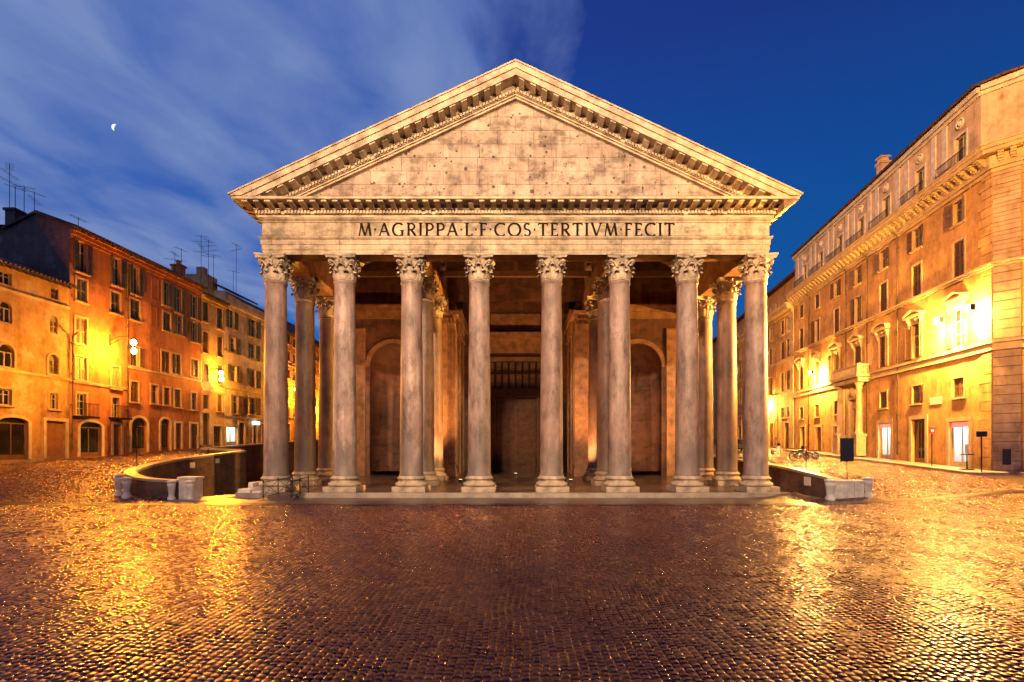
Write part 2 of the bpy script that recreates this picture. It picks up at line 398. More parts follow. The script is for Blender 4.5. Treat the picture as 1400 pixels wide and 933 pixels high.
M['floor'] = blocks('portico_floor', (0.11, 0.075, 0.062), (0.08, 0.055, 0.045), 1.5, 1.5, 'X', 0.01, 0, 0.4, (0.08, 0.06, 0.05), 0.25)
M['slab'] = plain('travertine_slab', (0.28, 0.225, 0.17), 0.32, 0, 0.4, 1.1, 0.35)
M['darkslab'] = plain('wet_basalt_slab', (0.055, 0.036, 0.034), 0.30, 0, 0.5, 1.3, 0.35)
M['kerb'] = plain('kerb_stone', (0.34, 0.30, 0.27), 0.4, 0, 0.35, 1.5, 0.35)
M['trav'] = plain('trim_travertine', (0.50, 0.36, 0.20), 0.75, 0, 0.3, 1.4, 0.4)
M['trim_red'] = plain('ochre_trim', (0.42, 0.24, 0.115), 0.8, 0, 0.25, 1.6, 0.3)
M['travpale'] = plain('pale_travertine', (0.58, 0.53, 0.46), 0.7, 0, 0.35, 2.0, 0.4)
M['tile'] = blocks('roof_tile', (0.19, 0.085, 0.055), (0.12, 0.055, 0.04), 0.28, 0.42, 'Y', 0.03, 0, 0.5, (0.03, 0.02, 0.015))
M['shut_brown'] = plain('brown_shutter', (0.10, 0.050, 0.028), 0.6, 0, 0.25, 4, 0.1)
M['shut_green'] = plain('green_grey_shutter', (0.075, 0.070, 0.050), 0.6, 0, 0.25, 4, 0.1)
M['shut_tan'] = plain('tan_shutter', (0.26, 0.16, 0.085), 0.6, 0, 0.25, 4, 0.1)
M['wood'] = plain('door_wood', (0.14, 0.065, 0.032), 0.55, 0, 0.35, 3, 0.2)
M['woodorange'] = plain('orange_door_paint', (0.35, 0.16, 0.07), 0.55, 0, 0.25, 2, 0.2)
M['frame'] = plain('window_frame_paint', (0.36, 0.31, 0.24), 0.55, 0, 0.2, 4, 0.05)
M['iron'] = plain('black_iron', (0.018, 0.016, 0.016), 0.45, 0.6, 0.3, 6, 0.1)
M['zinc'] = plain('zinc_pipe', (0.12, 0.085, 0.065), 0.5, 0.3, 0.3, 3, 0.1)
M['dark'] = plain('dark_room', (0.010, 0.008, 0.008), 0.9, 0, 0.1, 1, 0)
def glass_mat():
    m, t, b = new_mat('dark_window_glass')
    t.put(b.inputs['Base Color'], t.ramp(t.noise(t.co, 0.8, 3), [(0.35, (0.006, 0.006, 0.008)), (0.65, (0.03, 0.025, 0.022))]))
    b.inputs['Roughness'].default_value = 0.06; b.inputs['Specular IOR Level'].default_value = 0.6
    return m
M['glass'] = glass_mat()
M['curtain'] = plain('pale_curtain', (0.45, 0.40, 0.33), 0.9, 0, 0.2, 6, 0.2)
M['lampglow'] = emit('sodium_lamp_glow', (1.0, 0.72, 0.30), 60)
M['floodglow'] = emit('flood_lamp_glow', (1.0, 0.85, 0.55), 90)
M['shopglow'] = emit('shop_white_light', (1.0, 0.93, 0.86), 5.5)
M['shopcool'] = emit('shop_cool_light', (0.80, 1.0, 0.90), 7.0)
M['signglow'] = emit('lit_sign_white', (0.95, 0.97, 1.0), 2.5)
M['signred'] = emit('lit_sign_red', (1.0, 0.10, 0.12), 0.9)
M['signblack'] = plain('sign_black', (0.012, 0.012, 0.013), 0.3, 0, 0.1, 3, 0)
M['red'] = plain('red_paint', (0.42, 0.025, 0.025), 0.4, 0, 0.1, 3, 0)
M['white'] = plain('white_paint', (0.75, 0.73, 0.70), 0.5, 0, 0.1, 3, 0)
M['rubber'] = plain('tyre_rubber', (0.015, 0.015, 0.015), 0.8, 0, 0.2, 5, 0.1)
M['chrome'] = plain('chrome', (0.6, 0.6, 0.6), 0.2, 1.0, 0.05, 3, 0)
M['carpaint'] = plain('dark_car_paint', (0.03, 0.03, 0.035), 0.25, 0.1, 0.1, 3, 0)
M['moon'] = emit('moonlit_surface', (0.80, 0.97, 1.0), 1.3)
M['plaque'] = plain('marble_plaque', (0.62, 0.57, 0.48), 0.6, 0, 0.1, 3, 0.05)

# ------------------------------------------------------------------ ground
def sstep(a, b, x):
    t = min(1, max(0, (x - a) / (b - a))); return t * t * (3 - 2 * t)
def ground(X, Y):
    """street level: the square falls towards the portico, the side streets stand higher"""
    if X >= 0:
        t = sstep(26, 38, Y + 0.5 * (X - 18)); top = 1.4 + 0.045 * max(-2, Y - 34)
    else:
        t = sstep(28, 37, Y + 0.5 * (-X - 25)); top = 1.97 + 0.05 * max(-3, Y - 34.4)
    k = sstep(14, 18.0, abs(X))
    return t * min(top, 5.5) * k
DL = [(-19.9, 31.35), (-22.6, 31.35), (-24.2, 32.3), (-25.0, 34.5), (-25.0, 47.0), (-29.0, 47.6), (-29.0, 75), (-17.0, 75), (-17.0, 35.5), (-17.3, 33.5)]
DR = [(18.9, 29.5), (18.9, 110), (0, 110), (-29.0, 110), (-29.0, 75), (-17.0, 75), (-17.0, 33.5), (-17.3, 31.3), (17.2, 31.3), (17.2, 29.5)]
def inside(poly, x, y):
    c = False; n = len(poly)
    for i in range(n):
        x1, y1 = poly[i]; x2, y2 = poly[(i + 1) % n]
        if (y1 > y) != (y2 > y) and x < (x2 - x1) * (y - y1) / (y2 - y1) + x1: c = not c
    return c
def lines(segs):
    out = []
    for a, b, st in segs:
        n = max(1, round((b - a) / st)); out += [a + (b - a) * i / n for i in range(n)]
    return out + [segs[-1][1]]
gx = lines([(-400, -60, 40), (-60, -34, 1.6), (-34, -30, 1), (-30, -16.6, 0.25), (-16.6, 16.6, 1.4), (16.6, 20, 0.25), (20, 40, 1), (40, 60, 2.5), (60, 400, 40)])
gy = lines([(-60, 0, 4), (0, 24, 1.0), (24, 29, 0.5), (29, 36, 0.25), (36, 52, 0.5), (52, 110, 2), (110, 600, 35)])
mb = MB()
nx = len(gx)
zz = []
for y in gy:
    for x in gx:
        z = ground(x, y) - (.045 if y < 27.6 or (abs(x) > 17.8 and y < 52) else 0)
        if inside(DL, x, y): z = -1.0
        elif inside(DR, x, y): z = -0.12 if y < 40 and x > 16 else -0.9
        mb.v.append((x, y, z)); zz.append(z)
for j in range(len(gy) - 1):
    for i in range(nx - 1):
        mb.f.append((j * nx + i, j * nx + i + 1, (j + 1) * nx + i + 1, (j + 1) * nx + i)); mb.sm.append(max(zz[k] for k in mb.f[-1]) - min(zz[k] for k in mb.f[-1]) < 0.3)
g = mb.build('ground', M['cobble']); tag(g, kind='structure')

# the cobbles of the square one by one (one mesh: nobody could count them)
import numpy as np
def cobble_field():
    rng = np.random.default_rng(5); S = 0.132; P_ = []
    k0 = int(-35 / S); k1 = int(35 / S)
    for k in range(k0, k1):
        xr = k * S; ymin = max(5.0, abs(xr) / 1.04 - 2.2)
        runs = [(ymin, 27.58)] if ymin < 27.3 else []
        if abs(xr) > 17.9: runs.append((max(28.02, ymin), 51.8))
        for ya, yb in runs:
            y = ya - (rng.random() * S if yb < 28 else 0)
            while y < yb - .06:
                l = min(S * rng.uniform(.82, 1.22), yb - y); xm, ym = xr + S / 2, y + l / 2
                if yb < 28 or not (inside(DL, xm, ym) or inside(DR, xm, ym) or xm > 31.6 + .136 * (ym - 33) - 2.35 or xm < -34.4 + .057 * (ym - 39.5) + .1 or (-19.8 < xm < -17 and ym < 31.6)): P_.append((xr, y, l))
                y += l
    A = np.array(P_); n = len(A)
    xw = lambda y, x: .05 * np.sin(y * .55 + x * .05) + .03 * np.sin(y * 1.7 + x * .4) + .012 * np.sin(y * 4.3 + x * 1.9)
    x0 = A[:, 0]; y0 = A[:, 1]; l = A[:, 2]
    cx = x0 + S / 2; cy = y0 + l / 2
    S_ = S * rng.uniform(.88, 1.0, n); hx = S_ / 2 - rng.uniform(.003, .008, n); hy = l / 2 - rng.uniform(.003, .009, n)
    gzv = np.array([ground(a, b) for a, b in zip(cx, cy)])
    und = .014 * np.sin(cx * .9 + 1.3 * np.sin(cy * .35)) * np.sin(cy * .7 + .8) + .010 * np.sin(cx * 2.3 + cy * 1.1)
    z = gzv + und + rng.normal(0, .0035, n) - .012
    tx = rng.normal(0, .012, n); ty = rng.normal(0, .009, n); rot = rng.normal(0, .05, n)
    e_ = .3; tx = tx + np.array([(ground(a + e_, b) - ground(a - e_, b)) / (2 * e_) for a, b in zip(cx, cy)]); ty = ty + np.array([(ground(a, b + e_) - ground(a, b - e_)) / (2 * e_) for a, b in zip(cx, cy)])
    rings = ((1.0, -.06, 0), (1.0, -.012, 0), (.82, -.001, .14), (.5, .0015, .3))
    V = np.zeros((n, 4, 8, 3)); ang = [(-1, -.62), (-.62, -1), (.62, -1), (1, -.62), (1, .62), (.62, 1), (-.62, 1), (-1, .62)]
    for i, (s_, dz, r_) in enumerate(rings):
        for j, (a, b) in enumerate(ang):
            jx = 1 + rng.normal(0, .045, n); jy = 1 + rng.normal(0, .045, n)
            px_ = a * hx * s_ * jx; py_ = b * hy * s_ * jy
            V[:, i, j, 0] = cx + px_ - rot * py_ + xw(cy + py_, cx); V[:, i, j, 1] = cy + py_ + rot * px_; V[:, i, j, 2] = z + dz + tx * px_ + ty * py_
    fl = []
    for i in range(3):
        for j in range(8): fl.append((i * 8 + j, i * 8 + (j + 1) % 8, (i + 1) * 8 + (j + 1) % 8, (i + 1) * 8 + j))
    quad = np.array(fl); top = np.arange(24, 32)
    base = (np.arange(n) * 32)[:, None]
    loops = np.concatenate([(base + quad.reshape(-1)[None]), base + top[None]], axis=1).reshape(-1)
    tot = np.tile(np.array([4] * 24 + [8]), n); start = np.concatenate([[0], np.cumsum(tot)[:-1]])
    me = bpy.data.meshes.new('cobbles'); me.vertices.add(n * 32); me.vertices.foreach_set('co', V.reshape(-1))
    me.loops.add(len(loops)); me.loops.foreach_set('vertex_index', loops.astype(np.int32)); me.polygons.add(len(tot)); me.polygons.foreach_set('loop_start', start.astype(np.int32))
    me.polygons.foreach_set('use_smooth', np.ones(len(tot), bool)); me.update(calc_edges=True); me.validate()
    o = bpy.data.objects.new('cobbles', me); COL.objects.link(o); me.materials.append(M['sett']); tag(o, kind='structure'); return o
cobble_field()

# channel of dark slabs across the square and the paved strip before the portico
mb = MB()
xs = [-45 + k * 1.15 for k in range(79)]
for a, b_ in zip(xs, xs[1:]):
    y0 = 27.62; y1 = 27.98
    pts = [(a + .008, y0, ground(a, y0) + .006), (b_ - .008, y0, ground(b_, y0) + .006), (b_ - .008, y1, ground(b_, y1) + .006), (a + .008, y1, ground(a, y1) + .006)]
    mb.face(pts)
tag(mb.build('paved_channel', M['darkslab']), kind='structure')
mb = MB()
x = -17.6
while x < 17.2:
    wd = random.uniform(1.1, 1.9); x2 = min(17.3, x + wd); y = 28.02
    for d_ in (1.05, 1.1, 1.12):
        mb.box(x + .01, x2 - .01, y + .01, y + d_ - .01, -0.05, 0.02 + random.uniform(-.004, .004)); y += d_
    x = x2
tag(mb.build('paved_strip', M['darkslab']), kind='structure')
# bright slabs at the two ends of the strip
mb = MB()
for poly in ([(-19.75, 29.6), (-17.62, 29.3), (-17.62, 31.7), (-17.35, 33.6), (-19.6, 31.5)], [(17.32, 28.3), (18.5, 28.5), (18.55, 37.5), (16.9, 37.5), (17.32, 31.3)]):
    mb.prism(poly, lambda a, b_: (a, b_, 0.05), lambda a, b_: (a, b_, -0.3))
tag(mb.build('side_pavement', M['slab']), kind='structure')

# ------------------------------------------------------------------ the temple
T = root('temple', (0, 33, 0), 'ancient Roman temple with eight grey granite front columns and an inscribed pediment', 'temple')
FL = 0.30                                             # portico floor
def floor_z(Y): return FL + max(0, Y - 34) * 0.018
# floor and front step
mb = MB()
mb.face([(-16.9, 31.75, FL), (16.9, 31.75, FL), (16.9, 34, FL), (-16.9, 34, FL)])
mb.face([(-16.9, 34, FL), (16.9, 34, FL), (16.9, 56, floor_z(56)), (-16.9, 56, floor_z(56))])
for sx in (-16.9, 16.9): mb.face([(sx, 31.75, -1), (sx, 56, -1), (sx, 56, floor_z(56)), (sx, 34, FL), (sx, 31.75, FL)])
mb.build('portico_floor', M['floor'], T)
mb = MB(); x = -17.15
while x < 17.1:
    x2 = min(17.15, x + random.uniform(1.6, 3.2))
    if 17.15 - x2 < .8: x2 = 17.15
    mb.box(x + .006, x2 - .006, 31.30 + random.uniform(0, .02), 31.76, -0.15, FL + .004 + random.uniform(-.006, .006)); x = x2
mb.build('front_step', M['slab'], T)

# ---- Corinthian capital (local coordinates, foot at 0, height 1.62)
def capital_mesh():
    mb = MB()
    prof = [(.60, 0), (.66, .03), (.68, .07), (.65, .11), (.60, .13), (.60, .35), (.62, .8), (.67, 1.15), (.76, 1.34), (.80, 1.38)]
    mb.lathe(prof, 0, 0, 0, 32)
    def leaf(ang, z0, h, wd, curl):
        rows = []; n = 9
        for i in range(n):
            t = i / (n - 1)
            if t < .72:
                z = z0 + h * t / .72 * .95; r = .63 + .05 * t + .04 * math.sin(t * 3)
            else:
                a = (t - .72) / .28 * R(200)
                z = z0 + h * .95 + curl * .5 * math.sin(a) ; r = .69 + curl * (1 - math.cos(a)) * .75
            ww = wd * (0.62 + .5 * math.sin(min(1, t * 1.25) * 2.4)) * (1 - .45 * max(0, t - .6))
            row = []
            for j in range(7):
                s_ = (j - 3) / 3
                ww2 = ww * (1 - .16 * (i % 2) * abs(s_))
                aa = ang + s_ * ww2 / r * .5
                rr = r + .055 * (1 - s_ * s_) - .035 * (1 if j in (2, 4) else 0) - .05 * abs(s_) ** 3
                row.append((rr * math.cos(aa), rr * math.sin(aa), z - .07 * abs(s_) ** 2 * t))
            rows.append(row)
        mb.grid(rows)
    for k in range(8): leaf(2 * math.pi * k / 8 + math.pi / 8, .12, .46, .50, .17)
    for k in range(8): leaf(2 * math.pi * k / 8, .14, .86, .46, .19)
    # volutes at the four corners, pairs of small helices between them
    for k in range(4):
        a = math.pi / 4 + k * math.pi / 2; rad = Vector((math.cos(a), math.sin(a), 0)); tan = Vector((-math.sin(a), math.cos(a), 0))
        for sd in (-1, 1):
            pts = []; rr = []
            for i in range(7):
                t = i / 6; pts.append(rad * (.68 + .30 * t * t) + tan * sd * (.24 * (1 - t) + .05) + Vector((0, 0, .80 + .52 * t - .06 * t * t))); rr.append(.055 - .01 * t)
            for i in range(12):
                b = i / 11 * R(430); q = .145 * (1 - i / 14)
                pts.append(rad * (.98 + q * math.sin(b) * .8) + tan * sd * .05 + Vector((0, 0, 1.12 + q * math.cos(b) ))); rr.append(.045)
            mb.tube(pts, rr, 6)
        a2 = k * math.pi / 2; rad = Vector((math.cos(a2), math.sin(a2), 0)); tan = Vector((-math.sin(a2), math.cos(a2), 0))
        for sd in (-1, 1):
            pts = []
            for i in range(5):
                t = i / 4; pts.append(rad * (.70 + .06 * t) + tan * sd * (.30 - .20 * t) + Vector((0, 0, .85 + .40 * t)))
            for i in range(8):
                b = i / 7 * R(360); q = .085 * (1 - i / 9)
                pts.append(rad * .79 + tan * sd * (.10 + q * math.sin(b) * .5) + Vector((0, 0, 1.19 + q * math.cos(b))))
            mb.tube(pts, .035, 6)
        mb.ball(rad * .84 + Vector((0, 0, 1.50)), .13, 8, 6)
    # abacus with hollow sides
    def ab(off, z):
        row = []
        for k in range(4):
            a = k * math.pi / 2
            for i in range(9):
                s_ = (i - 4) / 4
                r = .80 + .21 * s_ * s_ + off; q = s_ * .93 * (1 + off * .5)
                lx = r; ly = q
                if abs(s_) == 1: lx -= .05
                row.append((lx * math.cos(a) - ly * math.sin(a), lx * math.sin(a) + ly * math.cos(a), z))
        return row
    rws = [ab(-.05, 1.37), ab(-.03, 1.45), ab(.0, 1.50), ab(.03, 1.54), ab(.03, 1.62)]
    mb.grid(rws, closed_u=True, smooth=False); mb.face(rws[-1]); mb.face(list(reversed(rws[0])))
    return mb
def base_mesh():
    mb = MB()
    mb.box(-1.04, 1.04, -1.04, 1.04, 0, .32)
    prof = [(0.9, .32)]
    for i in range(9):
        a = -math.pi / 2 + math.pi * i / 8; prof.append((.90 + .125 * math.cos(a), .445 + .125 * math.sin(a)))
    prof += [(.90, .585), (.86, .60), (.815, .66), (.82, .72), (.85, .75)]
    for i in range(7):
        a = -math.pi / 2 + math.pi * i / 6; prof.append((.845 + .07 * math.cos(a), .825 + .07 * math.sin(a)))
    prof += [(.82, .91), (.82, .95), (.76, 1.0)]
    mb.lathe(prof, 0, 0, 0, 40)
    return mb
SH = 12.4                                              # shaft
def shaft_mesh():
    mb = MB(); prof = [(.78, 0), (.78, .06), (.745, .14)]
    for i in range(1, 15):
        t = i / 14; prof.append((.738 - .105 * t ** 1.7, .14 + (SH - .34) * t))
    prof += [(.66, SH - .14), (.70, SH - .09), (.69, SH - .02), (.63, SH)]
    mb.lathe(prof, 0, 0, 0, 44)
    return mb
cap_src = shaft_src = base_src = None
def column(X, Y, mat, parent=T, drop=0.0):
    global cap_src, shaft_src, base_src
    z = floor_z(Y) - drop
    c = bpy.data.objects.new('column', None); COL.objects.link(c); c.parent = parent; c.location = Vector((X, Y, z)) - worldloc(parent)
    top = 15.3
    sc = (top - 1.62 - z - 1.0) / SH
    if cap_src is None:
        cap_src = capital_mesh().build('capital', M['marble']); base_src = base_mesh().build('base', M['marble']); shaft_src = shaft_mesh().build('shaft', None)
        shaft_src.data.materials.append(None)
        parts = (base_src, shaft_src, cap_src)
    else:
        parts = []
        for s_ in (base_src, shaft_src, cap_src):
            o = s_.copy(); COL.objects.link(o); parts.append(o)
    for o in parts: o.parent = c
    b, s_, k = parts
    b.location = (0, 0, 0); s_.location = (0, 0, 1.0); s_.scale = (1, 1, sc); k.location = (0, 0, 1.0 + SH * sc)
    k.rotation_euler[2] = (random.randrange(4)) * math.pi / 2
    s_.rotation_euler[2] = random.uniform(0, 6)
    s_.material_slots[0].link = 'OBJECT'; s_.material_slots[0].material = mat
    return c
COLX = [(p - CX) * 33 / F for p in (377.5, 471.3, 562.8, 655.3, 754, 847, 939.3, 1033.2)]
for X in COLX: column(X, 33, M['granite'])
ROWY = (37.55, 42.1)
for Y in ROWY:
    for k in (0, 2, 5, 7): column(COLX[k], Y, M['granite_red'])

# ---- entablature: profile swept round the portico
def sweep(mb, prof, W=16.03, Y0=32.36, Yb=56.0):
    """prof: (outward offset, z) from bottom to top; run along left side, front, right side"""
    rows = []
    for o, z in prof:
        rows.append([(-W - o, Yb, z), (-W - o, Y0 - o, z), (W + o, Y0 - o, z), (W + o, Yb, z)])
    n0 = len(mb.f)
    for i in range(len(rows) - 1):
        for j in range(3):
            mb.face([rows[i][j], rows[i][j + 1], rows[i + 1][j + 1], rows[i + 1][j]])
A0 = 15.30
mb = MB()
sweep(mb, [(-.02, A0), (-.02, A0 + .27), (.02, A0 + .28), (.02, A0 + .60), (.06, A0 + .61), (.06, A0 + .90), (.09, A0 + .92), (.16, A0 + 1.0), (.18, A0 + 1.09), (.0, A0 + 1.12)])
mb.build('architrave', M['entab'], T)
mb = MB()
sweep(mb, [(.0, 16.42), (.0, 17.28), (.05, 17.30), (.05, 17.36), (.16, 17.48), (.20, 17.58)])
mb.build('frieze', M['entab'], T)
mb = MB()
sweep(mb, [(.20, 17.58), (.20, 17.70), (.28, 17.71), (.28, 17.93), (.42, 17.94), (.44, 18.0), (.40, 18.20), (1.20, 18.21), (1.24, 18.24), (1.24, 18.36), (1.27, 18.38), (-.5, 18.42)])
mb.build('cornice', M['cornice'], T)
# dentils and modillions, with a few worn away
def bracket(mb, fx, w, d, h):
    """scrolled modillion: fx maps (along, out, down) to the world"""
    for k in range(5):
        o0 = d * k / 5; o1 = d * (k + 1) / 5
        h0 = h * (1.0 - .62 * (k / 5) ** 1.3); h1 = h * (1.0 - .62 * ((k + 1) / 5) ** 1.3)
        mb.hexa([fx(-w, o0, h0), fx(w, o0, h0), fx(w, o1, h1), fx(-w, o1, h1), fx(-w, o0, 0), fx(w, o0, 0), fx(w, o1, 0), fx(-w, o1, 0)])
mb = MB(); md = MB(); co_ = MB()
n = 49
for k in range(n):
    xc = -16.55 + 33.1 * k / (n - 1)
    if k in (3, 20, 37): dd = .5
    else: dd = .74
    w_ = .165 * random.uniform(.9, 1.08)
    mo = MB(); bracket(mo, lambda a, o, d_: (xc + a, 32.36 - .40 - o, 18.205 - d_), w_, dd, .27); mo.build('modillion', M['cornice'], T)
for sgn in (-1, 1):
    for k in range(16):
        yc = 32.4 + .69 * k
        bracket(md, lambda a, o, d_: (sgn * (16.03 + .40 + o), yc + a, 18.205 - d_), .16, .74, .27)
xk = -16.28
while xk < 16.28:
    if random.random() > .05: mb.box(xk, xk + .13, 32.36 - .40, 32.36 - .27, 17.73, 17.92)
    xk += .205
for sgn in (-1, 1):
    yk = 32.4
    while yk < 44:
        x0 = sgn * (16.03 + .27); x1 = sgn * (16.03 + .40); mb.box(min(x0, x1), max(x0, x1), yk, yk + .13, 17.73, 17.92); yk += .205
dn = mb.build('dentil_course', M['cornice'], T); tag(md.build('side_modillions', M['cornice'], T), kind='stuff')

# ---- raking cornice of the pediment
SL = 0.465; TA = 26.62
def rake(mb, v0, v1, Y0, Y1, zmin=18.385, xlim=17.27, Yb=None):
    """a band between vertical offsets v0 (upper) and v1 (lower) below the rake line, from Y0 back to Y1"""
    for s_ in (-1, 1):
        xt = min(xlim, (TA - v0 - zmin) / SL); xb = min(xlim, (TA - v1 - zmin) / SL)
        poly = [(0, TA - v0), (0, TA - v1), (s_ * xb, TA - v1 - SL * xb)]
        if xt > xb + 1e-4:
            if TA - v1 - SL * xb <= zmin + 1e-3: poly.append((s_ * xt, zmin))
        poly.append((s_ * xt, TA - v0 - SL * xt))
        mb.prism(poly, lambda a, b_: (a, Y0, b_), lambda a, b_: (a, Y1, b_))
mb = MB()
rake(mb, 0.0, 0.10, 30.98, 32.6, zmin=18.40, xlim=17.42)
rake(mb, 0.102, 0.46, 31.05, 32.6, zmin=18.40, xlim=17.36)
rake(mb, 0.462, 0.84, 31.14, 32.6)
rake(mb, 0.842, 1.09, 31.98, 32.6)
rake(mb, 1.092, 1.29, 32.06, 32.6)
rake(mb, 1.292, 1.40, 32.14, 32.6)
rake(mb, 1.402, 1.53, 32.24, 32.6)
mb.build('raking_cornice', M['cornice'], T)
mb = MB(); md = MB()
for s_ in (-1, 1):
    X = .36
    while X < 15.9:
        zt = TA - .844 - SL * X
        sl = -s_ * SL
        def fx(a, o, d_, X=X, zt=zt): return (s_ * X + a, 31.98 - o, zt + sl * a - d_)
        if random.random() > .03:
            md = MB(); bracket(md, fx, .17, .76 if random.random() > .08 else .5, .22); md.build('modillion', M['cornice'], T)
        X += .70
    X = .14
    while X < 15.2:
        zt = TA - 1.10 - SL * X
        sl = -s_ * SL
        def fd(a, b_, c): return (s_ * X + a, b_, zt + sl * a - c)
        if random.random() > .05:
            mb.hexa([fd(-.07, 31.94, .16), fd(.07, 31.94, .16), fd(.07, 32.06, .16), fd(-.07, 32.06, .16), fd(-.07, 31.94, 0), fd(.07, 31.94, 0), fd(.07, 32.06, 0), fd(-.07, 32.06, 0)])
        X += .205
mb.build('dentil_course', M['cornice'], T)
# tympanum
mb = MB()
mb.prism([(-15.5, 18.3), (15.5, 18.3), (0, TA - 1.2)], lambda a, b_: (a, 32.5, b_), lambda a, b_: (a, 33.3, b_))
mb.box(-5.35, -4.85, 32.35, 32.6, 18.95, 19.35); mb.box(7.75, 8.15, 32.38, 32.6, 18.9, 19.2)
mb.build('tympanum', M['tymp'], T)
# bricked-up broken corner at the right end of the cornice
mb = MB()
mb.prism([(16.35, 17.6), (17.24, 18.19), (16.35, 18.19)], lambda a, b_: (a, 31.15, b_), lambda a, b_: (a, 33.0, b_))
mb.prism([(16.7, 18.40), (17.30, 18.40), (17.30, 18.52), (16.7, 18.80)], lambda a, b_: (a, 31.10, b_), lambda a, b_: (a, 32.0, b_))
o = mb.build('brick_repair', M['brickold'], T); o['label'] = 'bricked repair under the broken right corner of the cornice'
# roof
mb = MB()
for s_ in (-1, 1):
    a = [(0, 31.4, TA - .12), (s_ * 17.3, 31.4, TA - .12 - SL * 17.3), (s_ * 17.3, 60, TA - .12 - SL * 17.3), (0, 60, TA - .12)]
    b_ = [(x, y, z - .25) for x, y, z in a]
    mb.hexa([*b_, *a])
mb.build('roof', M['tile'], T)

# ---- beams over the columns, inner walls
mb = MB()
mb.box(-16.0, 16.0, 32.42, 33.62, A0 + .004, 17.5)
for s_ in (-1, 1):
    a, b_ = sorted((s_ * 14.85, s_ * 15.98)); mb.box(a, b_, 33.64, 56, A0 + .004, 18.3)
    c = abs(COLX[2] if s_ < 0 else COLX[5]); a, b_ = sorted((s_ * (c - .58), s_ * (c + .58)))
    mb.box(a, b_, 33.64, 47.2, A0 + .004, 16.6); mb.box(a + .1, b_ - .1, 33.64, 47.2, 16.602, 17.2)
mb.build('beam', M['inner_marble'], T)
# arched brick walls standing on the inner beams
for s_ in (-1, 1):
    mb = MB()
    c = abs(COLX[2] if s_ < 0 else COLX[5]); a, b_ = sorted((s_ * (c - .4), s_ * (c + .4)))
    yy = [33.64, 35.2, 37.55, 39.8, 42.1, 44.6, 47.2]
    for y0 in (33.64, 37.55, 42.1):
        y1 = {33.64: 37.55, 37.55: 42.1, 42.1: 47.2}[y0]
        top = 22.9; seg = 12; r = (y1 - y0) / 2 - .35; cy = (y0 + y1) / 2
        pl = [(y0, 17.2), (cy - r, 17.2)] + [(cy - r * math.cos(math.pi * i / seg), 17.2 + r * .95 * math.sin(math.pi * i / seg)) for i in range(1, seg)] + [(cy + r, 17.2), (y1, 17.2), (y1, top), (y0, top)]
        for i in range(1, len(pl) - 3):
            p, q = pl[i], pl[i + 1]
            mb.hexa([(a, p[0], p[1]), (b_, p[0], p[1]), (b_, q[0], q[1]), (a, q[0], q[1]), (a, p[0], top), (b_, p[0], top), (b_, q[0], top), (a, q[0], top)])
        mb.box(a, b_, y0, cy - r, 17.202, top); mb.box(a, b_, cy + r, y1 - .002, 17.202, top)
    mb.build('arch_wall', M['brickside'], T)
# roof trusses
for Y in (36.2, 40.4, 44.8):
    mb = MB(); mb.box(-14.8, 14.8, Y - .2, Y + .2, 18.05, 18.5)
    for s_ in (-1, 1): mb.tube([(s_ * 14.6, Y, 18.7), (0, Y, 25.2)], .2, 6)
    mb.box(-.2, .2, Y - .21, Y + .21, 18.5, 25)
    mb.build('roof_truss', M['wood'], T)

# ---- back wall with two niches, antae and the deep door passage
YB = 47.0
NX = 11.25; NR = 2.15; NS = 10.5; NB = floor_z(YB)
def wall_with_arch(mb, x0, x1, xc, r, zs, z0, z1, Y, seg=20):
    mb.face([(x0, Y, z0), (xc - r, Y, z0), (xc - r, Y, zs), (x0, Y, zs)]); mb.face([(xc + r, Y, z0), (x1, Y, z0), (x1, Y, zs), (xc + r, Y, zs)])
    arc = [(xc - r * math.cos(math.pi * i / seg), zs + r * math.sin(math.pi * i / seg)) for i in range(seg + 1)]
    mb.face([(x0, Y, zs), (arc[0][0], Y, zs), (arc[0][0], Y, z1), (x0, Y, z1)]); mb.face([(arc[-1][0], Y, zs), (x1, Y, zs), (x1, Y, z1), (arc[-1][0], Y, z1)])
    for p, q in zip(arc, arc[1:]): mb.face([(p[0], Y, p[1]), (q[0], Y, q[1]), (q[0], Y, z1), (p[0], Y, z1)])
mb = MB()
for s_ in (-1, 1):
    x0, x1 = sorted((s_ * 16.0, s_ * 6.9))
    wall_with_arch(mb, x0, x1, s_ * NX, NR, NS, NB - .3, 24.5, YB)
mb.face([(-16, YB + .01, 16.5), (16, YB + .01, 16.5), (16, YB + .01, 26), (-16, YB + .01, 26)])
mb.build('back_wall', M['inner_wall'], T)
